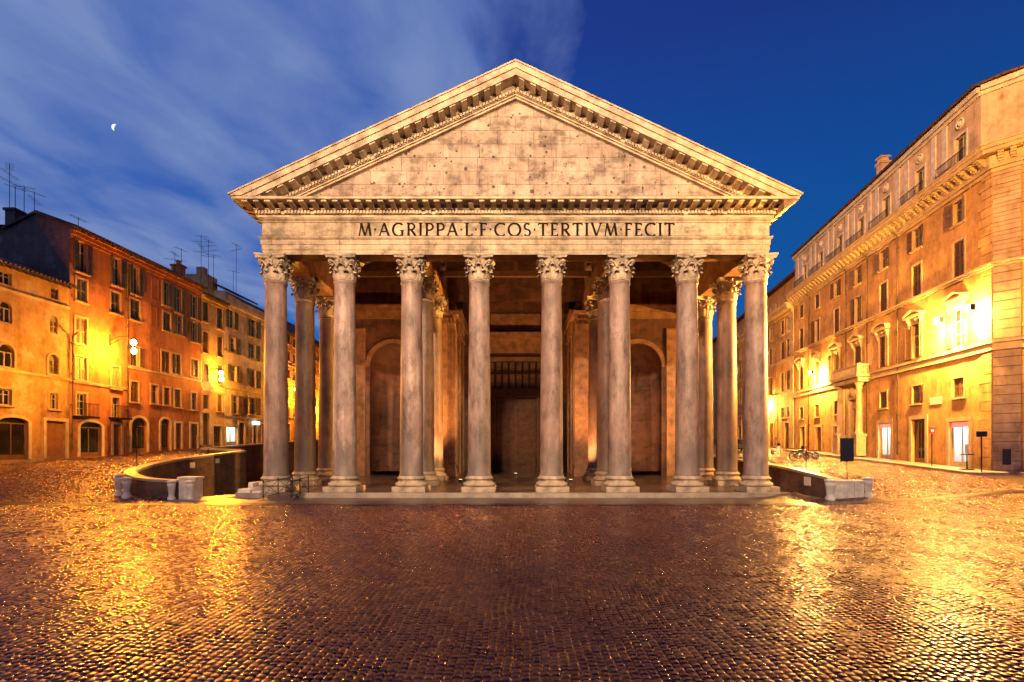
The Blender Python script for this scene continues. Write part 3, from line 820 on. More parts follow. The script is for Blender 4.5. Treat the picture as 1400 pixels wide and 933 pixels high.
for s_ in (-1, 1):
    mb = MB(); seg = 16; c = s_ * NX
    arcs = [(c - NR * math.cos(math.pi * i / seg), YB + NR * math.sin(math.pi * i / seg)) for i in range(seg + 1)]
    mb.grid([[(x, y, NB - .2) for x, y in arcs], [(x, y, NS) for x, y in arcs]])
    rows = []
    for j in range(9):
        ph = math.pi / 2 * j / 8; rows.append([(c - NR * math.cos(ph) * math.cos(math.pi * i / seg), YB + NR * math.cos(ph) * math.sin(math.pi * i / seg), NS + NR * math.sin(ph)) for i in range(seg + 1)])
    mb.grid(rows)
    mb.face([(x, y, NB + .4) for x, y in arcs])
    mb.build('niche', M['inner_wall'], T)
    # architrave hood round the niche arch
    mb = MB()
    for i in range(seg):
        a0 = math.pi * i / seg; a1 = math.pi * (i + 1) / seg
        p = lambda r, a, d_: (c - r * math.cos(a), YB - d_, NS + r * math.sin(a))
        mb.hexa([p(NR + .02, a0, .1), p(NR + .42, a0, .1), p(NR + .42, a1, .1), p(NR + .02, a1, .1), p(NR + .02, a0, 0), p(NR + .42, a0, 0), p(NR + .42, a1, 0), p(NR + .02, a1, 0)])
    mb.build('arch_moulding', M['inner_marble'], T)
# cornice band along the back wall
for s_ in (-1, 1):
    mb = MB()
    x0, x1 = sorted((s_ * 15.9, s_ * 8.0))
    mb.box(x0, x1, YB - .18, YB - .002, 14.9, 15.5); mb.box(x0, x1, YB - .30, YB - .002, 15.502, 15.9); mb.box(x0, x1, YB - .5, YB - .002, 15.902, 16.15)
    mb.build('wall_cornice', M['inner_marble'], T)
    mb = MB(); x0, x1 = sorted((s_ * 15.9, s_ * 13.8)); mb.box(x0, x1, YB - .2, YB - .002, NB, 14.0)
    mb.build('wall_pilaster', M['inner_marble'], T)
# fluted antae on both sides of the passage, running back to the door
def fluted(mb, x0, x1, y0, y1, z0, z1, face):
    """rectangular pier with fluted front ('y') or side ('x')"""
    mb.box(x0, x1, y0, y1, z0, z1)
    n_ = 6
    for k in range(n_ + 1):
        if 'y' in face:
            x = x0 + (x1 - x0) * k / n_; mb.box(max(x0, x - .04), min(x1, x + .04), y0 - .06, y0 - .001, z0, z1)
    if face.endswith('l') or face.endswith('r'):
        xs_ = x0 if face.endswith('l') else x1
        m_ = max(3, int((y1 - y0) / .2))
        for k in range(m_ + 1):
            y = y0 + (y1 - y0) * k / m_
            if face.endswith('l'): mb.box(x0 - .06, x0 - .001, max(y0, y - .04), min(y1, y + .04), z0, z1)
            else: mb.box(x1 + .001, x1 + .06, max(y0, y - .04), min(y1, y + .04), z0, z1)
for s_ in (-1, 1):
    p = bpy.data.objects.new('pilaster', None); COL.objects.link(p); p.parent = T; p.location = Vector((s_ * 6.1, 46.4, floor_z(46))) - worldloc(T)
    x0, x1 = sorted((s_ * 5.35, s_ * 6.95)); mb = MB()
    fluted(mb, x0, x1, 45.7, 47.4, floor_z(46) + .95, 13.6, 'yr' if s_ < 0 else 'yl'); mb.build('shaft', M['inner_marble'], p)
    mb = MB(); mb.box(x0 - .18, x1 + .18, 45.5, 47.4, floor_z(46), floor_z(46) + .35); mb.box(x0 - .12, x1 + .12, 45.56, 47.4, floor_z(46) + .352, floor_z(46) + .65); mb.box(x0 - .06, x1 + .06, 45.62, 47.4, floor_z(46) + .652, floor_z(46) + .948)
    mb.build('base', M['inner_marble'], p)
    mb = MB()
    for r_ in range(2):
        for k in range(5):
            xx = x0 + (x1 - x0) * (k + .5 * (r_ % 2) + .25) / 5
            for i in range(5):
                t = i / 4; mb.box(xx - .14 + .03 * t, xx + .14 - .03 * t, 45.66 - .03 * t - (.12 if i == 4 else 0), 45.70, 13.65 + r_ * .5 + .1 * i, 13.65 + r_ * .5 + .1 * i + .095)
    mb.box(x0 + .02, x1 - .02, 45.70, 47.4, 13.6, 15.0); mb.box(x0 - .22, x1 + .22, 45.4, 47.4, 15.0, 15.28)
    for xx in (x0, x1): mb.torus((xx, 45.55, 14.78), .14, .06, (0, 1, 0), 12, 6)
    mb.build('capital', M['inner_marble'], p)
# passage walls, with a row of flat pilasters
YD = 54.0
mb = MB()
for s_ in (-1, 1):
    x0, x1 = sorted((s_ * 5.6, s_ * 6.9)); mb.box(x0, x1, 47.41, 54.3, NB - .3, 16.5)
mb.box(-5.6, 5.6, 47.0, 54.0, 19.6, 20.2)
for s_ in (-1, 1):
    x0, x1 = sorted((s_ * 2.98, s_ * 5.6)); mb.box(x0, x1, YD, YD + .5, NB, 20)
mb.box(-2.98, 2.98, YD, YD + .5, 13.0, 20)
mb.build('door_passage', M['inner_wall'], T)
for s_ in (-1, 1):
    for y in (48.6, 51.6):
        mb = MB(); x0, x1 = sorted((s_ * 5.35, s_ * 5.62)); fluted(mb, x0, x1, y, y + 1.2, NB, 13.7, 'yr' if s_ < 0 else 'yl'); a, b_ = sorted((s_ * 5.15, s_ * 5.62)); mb.box(a, b_, y - .15, y + 1.35, 13.7, 15.0); mb.build('passage_pilaster', M['inner_marble'], T)
    mb = MB(); a, b_ = sorted((s_ * 5.0, s_ * 5.62)); mb.box(a, b_, 47.42, 53.9, 15.01, 15.9); mb.build('passage_architrave', M['inner_marble'], T)
# marble door surround and lintel cornice
mb = MB(); dz0 = floor_z(YD)
for s_ in (-1, 1):
    a, b_ = sorted((s_ * 2.98, s_ * 3.7)); mb.box(a, b_, YD - .25, YD - .002, dz0, 13.1)
    a, b_ = sorted((s_ * 2.98, s_ * 3.3)); mb.box(a, b_, YD - .34, YD - .252, dz0, 13.1)
mb.box(-3.7, 3.7, YD - .25, YD - .002, 13.102, 13.8); mb.box(-3.72, 3.72, YD - .36, YD - .002, 13.802, 14.5)
mb.box(-4.1, 4.1, YD - .8, YD - .002, 14.502, 14.8); mb.box(-4.2, 4.2, YD - .95, YD - .002, 14.802, 15.1)
mb.box(-2.6, 2.6, YD - .12, YD - .002, 15.5, 17.2)
mb.build('door_surround', M['inner_marble'], T)
# bronze doors under a grille
d = bpy.data.objects.new('door', None); COL.objects.link(d); d.parent = T; d.location = Vector((0, YD + .4, dz0)) - worldloc(T)
for s_ in (-1, 1):
    mb = MB(); x0, x1 = sorted((s_ * .006, s_ * 2.15)); Y0 = YD + .55
    mb.box(x0, x1, Y0, Y0 + .15, dz0, 8.3)
    for zz0, zz1 in ((1.3, 3.4), (3.7, 4.4), (4.7, 7.9)):
        for (a, b_) in ((x0 + .2, x1 - .2),):
            for (p, q, r, t) in ((a, b_, zz0, zz0 + .14), (a, b_, zz1 - .14, zz1), (a, a + .14, zz0 + .14, zz1 - .14), (b_ - .14, b_, zz0 + .14, zz1 - .14)): mb.box(p, q, Y0 - .07, Y0 - .001, r, t)
            mb.box(a + .35, b_ - .35, Y0 - .05, Y0 - .001, zz0 + .3, zz1 - .3) if zz1 - zz0 > 1 else None
    for k in range(18): mb.ball((x1 - .1 if s_ < 0 else x0 + .1, Y0 - .005, 1.3 + k * .38), .03, 6, 4)
    lf = mb.build('door_leaf', M['bronze'], d)
    mb = MB(); fluted(mb, *sorted((s_ * 2.2, s_ * 2.95)), YD + .2, YD + .6, dz0, 8.4, 'y'); mb.build('bronze_pilaster', M['bronze'], d)
mb = MB(); mb.box(-2.97, 2.97, YD + .15, YD + .7, 8.41, 8.8); mb.box(-2.97, 2.97, YD + .05, YD + .7, 8.802, 9.35); mb.box(-2.97, 2.97, YD + .1, YD + .6, 12.7, 12.99)
for k in range(9):
    x = -2.9 + 5.8 * k / 8; mb.box(x - .1, x + .1, YD + .25, YD + .5, 9.352, 12.7)
mb.box(-2.9, 2.9, YD + .3, YD + .42, 10.9, 11.1)
mb.build('grille', M['bronze'], d)
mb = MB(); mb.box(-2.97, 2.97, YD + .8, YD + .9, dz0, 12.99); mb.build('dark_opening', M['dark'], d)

# ---- cella block and rotunda behind
mb = MB()
for s_ in (-1, 1):
    x0, x1 = sorted((s_ * 16.0, s_ * 15.2)); mb.box(x0, x1, 49.2, 62, -1, 18)
mb.build('side_wall', M['brickside'], T)
mb = MB(); seg = 72
for z0, z1, r in ((-1, 12.2, 27.4), (12.2, 12.9, 27.9), (12.9, 21, 27.4), (21, 21.8, 28.0), (21.8, 30, 27.4), (30, 31, 28.0)):
    rows = [[(r * math.cos(2 * math.pi * k / seg), 82 + r * math.sin(2 * math.pi * k / seg), z) for k in range(seg)] for z in (z0, z1)]
    mb.grid(rows, closed_u=True)
dr = mb.build('rotunda', M['brickside'], T)
mb = MB(); rows = []
for r, z in ((28.0, 31), (24, 31.2), (22.5, 33), (21, 33.1), (19.5, 34.8), (14, 39.5), (7, 42.2), (0.1, 43)): rows.append([(r * math.cos(2 * math.pi * k / seg), 82 + r * math.sin(2 * math.pi * k / seg), z) for k in range(seg)])
mb.grid(rows, closed_u=True); mb.build('dome', M['zinc'], T)

# ---- inscription: each letter drawn as tapered strokes with serifs
def arc(cx, cy, rx, ry, a0, a1, n=14): return [(cx + rx * math.cos(R(a0 + (a1 - a0) * i / n)), cy + ry * math.sin(R(a0 + (a1 - a0) * i / n))) for i in range(n + 1)]
TK, TN, SF = .172, .10, .065
LET = {
 'M': (1.0, [([(.06, 0), (.22, 1)], TN), ([(.20, 1), (.50, .02)], TK), ([(.50, .02), (.80, 1)], TN), ([(.78, 1), (.94, 0)], TK)], [(0, .16, 0), (.84, 1.04, 0)]),
 'A': (.82, [([(.05, 0), (.41, 1.02)], TN), ([(.41, 1.02), (.77, 0)], TK), ([(.18, .36), (.64, .36)], TN)], [(-.04, .16, 0), (.64, .88, 0)]),
 'G': (.92, [(arc(.50, .5, .44, .49, 48, 300), TK), ([(.78, .02), (.78, .44)], TK)], [(.62, .92, .42)]),
 'R': (.72, [([(.14, 0), (.14, 1)], TK), ([(.14, .97), (.36, .97)], TN), (arc(.36, .74, .23, .23, 90, -90), TK * .9), ([(.14, .50), (.36, .50)], TN), ([(.34, .50), (.70, .0)], TK)], [(.0, .28, 0), (.0, .16, .98)]),
 'I': (.28, [([(.14, 0), (.14, 1)], TK)], [(.0, .28, 0), (.0, .28, .98)]),
 'P': (.64, [([(.14, 0), (.14, 1)], TK), ([(.14, .97), (.36, .97)], TN), (arc(.36, .72, .24, .25, 90, -90), TK * .9), ([(.14, .46), (.36, .46)], TN)], [(.0, .28, 0), (.0, .16, .98)]),
 'L': (.56, [([(.14, 0), (.14, 1)], TK), ([(.14, .03), (.54, .03)], TN), ([(.53, .0), (.55, .2)], TN)], [(.0, .28, .98), (.0, .2, 0)]),
 'F': (.56, [([(.14, 0), (.14, 1)], TK), ([(.14, .97), (.52, .97)], TN), ([(.14, .52), (.46, .52)], TN), ([(.51, 1), (.51, .84)], TN)], [(.0, .28, 0), (.0, .2, .98)]),
 'E': (.58, [([(.14, 0), (.14, 1)], TK), ([(.14, .97), (.52, .97)], TN), ([(.14, .52), (.46, .52)], TN), ([(.14, .03), (.54, .03)], TN), ([(.51, 1), (.51, .84)], TN), ([(.53, 0), (.55, .18)], TN)], [(.0, .2, 0), (.0, .2, .98)]),
 'C': (.84, [(arc(.52, .5, .46, .49, 50, 310), TK)], []),
 'O': (1.0, [(arc(.50, .5, .45, .48, 0, 360, 26), TK)], []),
 'S': (.56, [(arc(.28, .745, .20, .235, 35, 250, 12) + arc(.28, .26, .22, .245, 80, -150, 14), TK * .9)], []),
 'T': (.74, [([(.37, 0), (.37, 1)], TK), ([(.03, .97), (.71, .97)], TN), ([(.04, 1), (.02, .84)], TN), ([(.70, 1), (.72, .84)], TN)], [(.22, .52, 0)]),
 'V': (.80, [([(.06, 1), (.40, 0)], TK), ([(.40, 0), (.74, 1)], TN)], [(-.04, .18, .98), (.63, .86, .98)]),
 '.': (.16, [], []),
}
text = 'M.AGRIPPA.L.F.COS.TERTIVM.FECIT'
H = .82; zb = 16.445; X0, X1 = -9.93, 10.02
tot = sum(LET[c][0] for c in text) * H
gap = (X1 - X0 - tot) / (len(text) - 1)
ins = bpy.data.objects.new('inscription', None); COL.objects.link(ins); ins.parent = T; ins.location = Vector((0, 32.36, zb)) - worldloc(T)
x = X0
def stroke(mb, pts, wd, y0=32.335, y1=32.37):
    ps = [(x + a * H, zb + b_ * H) for a, b_ in pts]; L_ = []; Rr = []
    for i, p in enumerate(ps):
        a = ps[max(0, i - 1)]; b_ = ps[min(len(ps) - 1, i + 1)]; tx, tz = b_[0] - a[0], b_[1] - a[1]; l = math.hypot(tx, tz) or 1
        nx_, nz_ = -tz / l, tx / l
        ww = wd * H * .5 * (1 if len(pts) < 4 else (.62 + .38 * abs(tz / l)))
        L_.append((p[0] + nx_ * ww, p[1] + nz_ * ww)); Rr.append((p[0] - nx_ * ww, p[1] - nz_ * ww))
    for i in range(len(ps) - 1):
        q = [L_[i], Rr[i], Rr[i + 1], L_[i + 1]]
        mb.hexa([(a, y0, b_) for a, b_ in q] + [(a, y1, b_) for a, b_ in q])
for c in text:
    wd, strokes, serifs = LET[c]; mb = MB()
    k = 0
    for pts, tk in strokes: stroke(mb, pts, tk, 32.335 - k * .0012); k += 1
    for a, b_, z in serifs:
        stroke(mb, [(a, z + (.02 if z < .5 else 0)), (b_, z + (.02 if z < .5 else 0))], SF, 32.335 - k * .0012); k += 1
    if c == '.': stroke(mb, [(.08, .44), (.08, .58)], .13)
    mb.build('letter' if c != '.' else 'interpunct', M['letter'], ins)
    x += wd * H + gap

# ------------------------------------------------------------------ street facades
class Facade:
    def __init__(s, x0, y0, dx, dy, nx_, ny_):
        l = math.hypot(dx, dy); s.o = (x0, y0); s.d = (dx / l, dy / l); l = math.hypot(nx_, ny_); s.n = (nx_ / l, ny_ / l)
    def p(s, u, z, d=0.0): return (s.o[0] + s.d[0] * u + s.n[0] * d, s.o[1] + s.d[1] * u + s.n[1] * d, z)
    def u(s, px):
        t = (px - CX) / F          # X = t*Y
        return (t * s.o[1] - s.o[0]) / (s.d[0] - t * s.d[1])
    def z(s, px, py):
        Y = s.o[1] + s.d[1] * s.u(px); return EYE + (YH - py) * Y / F
    def rect(s, x0, x1, yt, yb):
        xc = (x0 + x1) / 2; a, b = sorted((s.u(x0), s.u(x1)))
        return (a, b, s.z(xc, yb), s.z(xc, yt))
    def box(s, mb, u0, u1, z0, z1, d0, d1):
        mb.hexa([s.p(u0, z0, d1), s.p(u1, z0, d1), s.p(u1, z0, d0), s.p(u0, z0, d0), s.p(u0, z1, d1), s.p(u1, z1, d1), s.p(u1, z1, d0), s.p(u0, z1, d0)])
    def wall(s, mb, u0, u1, z0, z1, holes, deep=.28):
        """front sheet with real openings; holes: (u0,u1,z0,z1,arched)"""
        hs = [(max(u0, h[0]), min(u1, h[1]), max(z0, h[2]), min(z1, h[3]), h[4]) for h in holes if h[1] > u0 and h[0] < u1 and h[3] > z0 and h[2] < z1]
        zs = sorted({z0, z1, *[h[2] for h in hs], *[h[3] for h in hs]})
        for a, b in zip(zs, zs[1:]):
            if b - a < 1e-4: continue
            cut = sorted((h[0], h[1]) for h in hs if h[2] <= a + 1e-5 and h[3] >= b - 1e-5)
            x = u0
            for c, d in cut:
                if c > x + 1e-4: mb.face([s.p(x, a), s.p(c, a), s.p(c, b), s.p(x, b)])
                x = max(x, d)
            if x < u1 - 1e-4: mb.face([s.p(x, a), s.p(u1, a), s.p(u1, b), s.p(x, b)])
        for c, d, a, b, ar in hs:
            q = -deep; ztop = b
            if ar:
                r = (d - c) / 2; k = min(1.0, ar); zs_ = b - r * k; m = (c + d) / 2; seg = 10
                arcp = [(m - r * math.cos(math.pi * i / seg), zs_ + r * k * math.sin(math.pi * i / seg)) for i in range(seg + 1)]
                for e, f in zip(arcp, arcp[1:]):
                    mb.face([s.p(*e), s.p(*f), s.p(f[0], b), s.p(e[0], b)])
                    mb.face([s.p(*e), s.p(*f), s.p(*f, q), s.p(*e, q)])
                ztop = zs_
            else: mb.face([s.p(c, b), s.p(d, b), s.p(d, b, q), s.p(c, b, q)])
            mb.face([s.p(c, a), s.p(d, a), s.p(d, a, q), s.p(c, a, q)])
            mb.face([s.p(c, a), s.p(c, ztop), s.p(c, ztop, q), s.p(c, a, q)]); mb.face([s.p(d, a), s.p(d, ztop), s.p(d, ztop, q), s.p(d, a, q)])

def child(name, parent, loc):
    o = bpy.data.objects.new(name, None); COL.objects.link(o); o.parent = parent; o.location = Vector(loc) - worldloc(parent); return o
def louvres(mb, f, u0, u1, z0, z1, d0, d1):
    """shutter leaf: frame and slats"""
    b = min(.08, (u1 - u0) * .16)
    f.box(mb, u0, u0 + b, z0, z1, d0, d1); f.box(mb, u1 - b, u1, z0, z1, d0, d1)
    f.box(mb, u0 + b, u1 - b, z0, z0 + .1, d0, d1); f.box(mb, u0 + b, u1 - b, z1 - .1, z1, d0, d1); zm = (z0 + z1) / 2; f.box(mb, u0 + b, u1 - b, zm - .05, zm + .05, d0, d1)
    n = max(6, int((z1 - z0) / .11)); m = (d0 + d1) / 2
    for k in range(n):
        a = z0 + .1 + (z1 - z0 - .2) * k / n; c = a + (z1 - z0 - .2) / n * .8
        mb.hexa([f.p(u0 + b, a, d1 - .008), f.p(u1 - b, a, d1 - .008), f.p(u1 - b, a, d1 - .02), f.p(u0 + b, a, d1 - .02),
                 f.p(u0 + b, c, d0 + .012), f.p(u1 - b, c, d0 + .012), f.p(u1 - b, c, d0), f.p(u0 + b, c, d0)])
def window(f, parent, r, kind='open', shut='shut_brown', trim='trav', arched=0, hood=None, sill=True, bars=1, curtain=False, rail=False):
    """an opening r=(u0,u1,z0,z1): frame > pane, shutters, stone surround"""
    u0, u1, z0, z1 = r; W = u1 - u0; Hh = z1 - z0; um = (u0 + u1) / 2
    zt = z1 if not arched else z1 - W / 2 * arched
    mb = MB(); fb = .07
    f.box(mb, u0 + .004, u0 + fb, z0, zt, -.24, -.16); f.box(mb, u1 - fb, u1 - .004, z0, zt, -.24, -.16)
    f.box(mb, u0 + fb, u1 - fb, z0, z0 + fb, -.24, -.16); f.box(mb, u0 + fb, u1 - fb, zt - fb, zt, -.24, -.16)
    f.box(mb, um - .045, um + .045, z0 + fb, zt - fb, -.235, -.155)
    for k in range(1, bars + 1):
        zb_ = z0 + Hh * k / (bars + 1) if bars > 1 else z0 + Hh * .66
        if zb_ < zt - .1: f.box(mb, u0 + fb, u1 - fb, zb_ - .025, zb_ + .025, -.232, -.17)
    w_ = mb.build('window', M['frame'], None, f.p(um, z0, 0)); w_.parent = parent; w_.location = Vector(f.p(um, z0, 0)) - worldloc(parent)
    mb = MB()
    if arched:
        seg = 10; rr = W / 2; pl = [(u0, z0), (u1, z0)] + [(um + rr * math.cos(math.pi * i / seg), zt + rr * arched * math.sin(math.pi * i / seg)) for i in range(seg + 1)]
        mb.prism(pl, lambda a, b: f.p(a, b, -.205), lambda a, b: f.p(a, b, -.22))
    else: f.box(mb, u0, u1, z0, z1, -.22, -.205)
    mb.build('pane', M['glass'], w_)
    if curtain:
        mb = MB(); f.box(mb, u0 + W * .12, u0 + W * .40, z0 + .08, z1 - .08, -.30, -.225); mb.build('curtain', M['curtain'], w_)
    if kind == 'closed':
        for a, b in ((u0 + .01, um - .008), (um + .008, u1 - .01)):
            mb = MB(); louvres(mb, f, a, b, z0 + .01, zt - .01, -.11, -.05); mb.build('shutter', M[shut], w_)
        if arched:
            mb = MB(); seg = 10; rr = W / 2 - .01
            mb.prism([(um + rr * math.cos(math.pi * i / seg), zt + rr * arched * math.sin(math.pi * i / seg)) for i in range(seg + 1)], lambda a, b: f.p(a, b, -.06), lambda a, b: f.p(a, b, -.10)); mb.build('shutter', M[shut], w_)
    elif kind in ('open', 'half'):
        for s_ in (-1, 1):
            if kind == 'half' and s_ == random.choice((-1, 1)):
                a, b = (u0 + .01, um - .01) if s_ < 0 else (um + .01, u1 - .01); mb = MB(); louvres(mb, f, a, b, z0 + .01, zt - .01, -.11, -.05)
            else:
                sw = W * .48
                an = R(random.choice((3, 6, 9, 14, 22, 38)));  hx_, hy_, _ = f.p((u0 - .03) if s_ < 0 else (u1 + .03), 0, .06)
                vx, vy = s_ * f.d[0] * math.cos(an) + f.n[0] * math.sin(an), s_ * f.d[1] * math.cos(an) + f.n[1] * math.sin(an)
                wx, wy = f.n[0] * math.cos(an) - s_ * f.d[0] * math.sin(an), f.n[1] * math.cos(an) - s_ * f.d[1] * math.sin(an)
                mb = MB(); louvres(mb, Facade(hx_, hy_, vx, vy, wx, wy), 0, sw, z0 - .02, zt + .02, 0, .05)
            mb.build('shutter', M[shut], w_)
    if trim:
        t = .16; mb = MB()
        if arched:
            seg = 12; rr = W / 2
            f.box(mb, u0 - t, u0 - .003, z0 - .02, zt, .002, .05); f.box(mb, u1 + .003, u1 + t, z0 - .02, zt, .002, .05)
            q = lambda r2, a, d: f.p(um - r2 * math.cos(a), zt + r2 * arched * math.sin(a), d)
            for i in range(seg):
                a0, a1 = math.pi * i / seg, math.pi * (i + 1) / seg
                mb.hexa([q(rr + .003, a0, .05), q(rr + t, a0, .05), q(rr + t, a1, .05), q(rr + .003, a1, .05), q(rr + .003, a0, .002), q(rr + t, a0, .002), q(rr + t, a1, .002), q(rr + .003, a1, .002)])
        else:
            f.box(mb, u0 - t, u0 - .003, z0, z1 + .003, .002, .05); f.box(mb, u1 + .003, u1 + t, z0, z1 + .003, .002, .05); f.box(mb, u0 - t, u1 + t, z1 + .004, z1 + t, .002, .055)
        if sill: f.box(mb, u0 - t - .06, u1 + t + .06, z0 - .14, z0 - .003, .002, .16)
        mb.build('surround', M[trim], w_)
    if hood:
        mb = MB(); a, b = u0 - .45, u1 + .45; zb_ = z1 + .55
        f.box(mb, u0 - .22, u1 + .22, z1 + .17, zb_, .003, .10); f.box(mb, a, b, zb_, zb_ + .16, .003, .45)
        for uu in (u0 - .25, u1 + .09):
            for k in range(3): f.box(mb, uu, uu + .18, z1 - .25 + .26 * k, z1 + .25 * k, .056, .16 + .09 * k)
        hh = (b - a) * .17
        if hood == 'peak': pl = [(a, zb_ + .162), (b, zb_ + .162), (um, zb_ + .162 + hh)]
        elif hood == 'round': pl = [(a, zb_ + .162), (b, zb_ + .162)] + [(um + (b - a) / 2 * math.cos(math.pi * i / 10), zb_ + .162 + hh * math.sin(math.pi * i / 10)) for i in range(1, 10)]
        else: pl = None
        if pl:
            mb.prism(pl, lambda x, y: f.p(x, y, .25), lambda x, y: f.p(x, y, .003))
            e = [p for p in pl[1:]] + [pl[0]]
            for p, q in zip(e, e[1:]): mb.hexa([f.p(*p, .48), f.p(*q, .48), f.p(*q, .003), f.p(*p, .003), f.p(p[0], p[1] + .14, .50), f.p(q[0], q[1] + .14, .50), f.p(q[0], q[1] + .14, .003), f.p(p[0], p[1] + .14, .003)])
            if hood == 'peak' or True:
                mb.ball(f.p(um, z1 + .36, .10), .16, 8, 6)
        mb.build('hood', M['trav'], w_)
    if rail:
        mb = MB(); z2 = z0 + .02
        f.box(mb, u0 - .3, u1 + .3, z2 - .16, z2 - .005, .17, .55)
        for k in range(13):
            uu = u0 - .26 + (W + .52) * k / 12; f.box(mb, uu - .012, uu + .012, z2, z2 + .95, .50, .525)
        f.box(mb, u0 - .28, u1 + .28, z2 + .95, z2 + 1.0, .49, .535)
        mb.build('balcony_rail', M['iron'], w_)
    return w_
def opening(f, parent, r, kind='door', mat='wood', arched=0, trim='trav', glow=None, shelf=False, t=.22):
    u0, u1, z0, z1 = r; W = u1 - u0; um = (u0 + u1) / 2; zt = z1 if not arched else z1 - W / 2 * arched
    name = 'door' if kind == 'door' else ('gate_shutter' if kind == 'roller' else 'shop_window')
    mb = MB()
    if kind == 'door':
        f.box(mb, u0, um - .012, z0, zt - .02, -.26, -.20); f.box(mb, um + .012, u1, z0, zt - .02, -.26, -.20)
        for a, b in ((u0 + .12, um - .12), (um + .12, u1 - .12)):
            if b - a > .15:
                for q0, q1 in ((.08, .42), (.48, .92)): f.box(mb, a, b, z0 + (zt - z0) * q0, z0 + (zt - z0) * q1, -.199, -.17)
        if arched:
            seg = 10; rr = W / 2; mb.prism([(um + rr * math.cos(math.pi * i / seg), zt + rr * arched * math.sin(math.pi * i / seg)) for i in range(seg + 1)], lambda a, b: f.p(a, b, -.20), lambda a, b: f.p(a, b, -.26))
    elif kind == 'roller':
        n = max(8, int((z1 - z0) / .14))
        for k in range(n):
            a = z0 + (z1 - z0) * k / n; f.box(mb, u0, u1, a, a + (z1 - z0) / n * .85, -.26, -.20 + .02 * (k % 2))
        f.box(mb, u0, u1, z0, z1, -.275, -.262)
    else:
        for a in (u0, um - .04, u1 - .08): f.box(mb, a, a + .08, z0, zt, -.26, -.18)
        f.box(mb, u0 + .08, um - .04, z0, z0 + .35, -.255, -.185); f.box(mb, um + .04, u1 - .08, z0, z0 + .35, -.255, -.185)
        f.box(mb, u0 + .08, um - .04, zt - .1, zt, -.255, -.185); f.box(mb, um + .04, u1 - .08, zt - .1, zt, -.255, -.185)
    o = mb.build(name, M[mat], None, f.p(um, z0, 0)); o.parent = parent; o.location = Vector(f.p(um, z0, 0)) - worldloc(parent)
    if kind == 'shop':
        mb = MB()
        if glow:
            # a lit room: back, sides, ceiling light, shelves of goods
            f.box(mb, u0 - .6, u1 + .6, z0, z1 + .4, -3.2, -3.1)
            f.box(mb, u0 - .7, u0 - .6, z0, z1 + .4, -3.2, -.30); f.box(mb, u1 + .6, u1 + .7, z0, z1 + .4, -3.2, -.30)
            mb.build('shop_room', M['white'], o)
            mb = MB(); f.box(mb, u0 - .55, u1 + .55, z1 + .25, z1 + .35, -3.0, -.35); mb.build('ceiling_light', M[glow], o)
            mb = MB(); f.box(mb, u0 + .1, u1 - .1, z0 + .9, zt - .45, -3.09, -2.95); mb.build('light_panel', M[glow], o)
            mb = MB()
            for k in range(3):
                f.box(mb, u0 + .1, u1 - .15, z0 + .5 + k * .62, z0 + .54 + k * .62, -1.6, -1.2)
                uu = u0 + .15
                gm = MB()
                while uu < u1 - .3:
                    hh = random.uniform(.15, .42)
                    if random.random() > .3: f.box(gm, uu, uu + .16, z0 + .54 + k * .62, z0 + .54 + k * .62 + hh, -1.5, -1.3)
                    uu += .24
                if gm.v: gm.build('goods', (M['red'], M['signblack'], M['wood'])[k], o)
            mb.build('display_shelf', M['wood'], o)
        else:
            mb = MB()
            if arched:
                seg = 10; rr = W / 2; mb.prism([(u0, z0), (u1, z0)] + [(um + rr * math.cos(math.pi * i / seg), zt + rr * arched * math.sin(math.pi * i / seg)) for i in range(seg + 1)], lambda a, b: f.p(a, b, -.215), lambda a, b: f.p(a, b, -.225))
            else: f.box(mb, u0, u1, z0, z1, -.225, -.215)
            mb.build('pane', M['glass'], o)
    if trim:
        mb = MB()
        f.box(mb, u0 - t, u0 - .003, z0, zt, .002, .08); f.box(mb, u1 + .003, u1 + t, z0, zt, .002, .08)
        if arched:
            seg = 12; rr = W / 2; q = lambda r2, a, d: f.p(um - r2 * math.cos(a), zt + (r2 * arched if r2 < rr + .1 else rr * arched + (r2 - rr)) * math.sin(a), d)
            for i in range(seg):
                a0, a1 = math.pi * i / seg, math.pi * (i + 1) / seg
                mb.hexa([q(rr + .003, a0, .08), q(rr + t, a0, .08), q(rr + t, a1, .08), q(rr + .003, a1, .08), q(rr + .003, a0, .002), q(rr + t, a0, .002), q(rr + t, a1, .002), q(rr + .003, a1, .002)])
        else: f.box(mb, u0 - t, u1 + t, z1 + .003, z1 + t, .002, .085)
        mb.build('surround', M[trim], o)
    return o
def band(f, parent, name, u0, u1, z0, z1, d, mat='trav'):
    mb = MB(); f.box(mb, u0, u1, z0, z0 + (z1 - z0) * .6, .002, d * .7); f.box(mb, u0, u1, z0 + (z1 - z0) * .6 + .001, z1, .002, d); return mb.build(name, M[mat], parent)
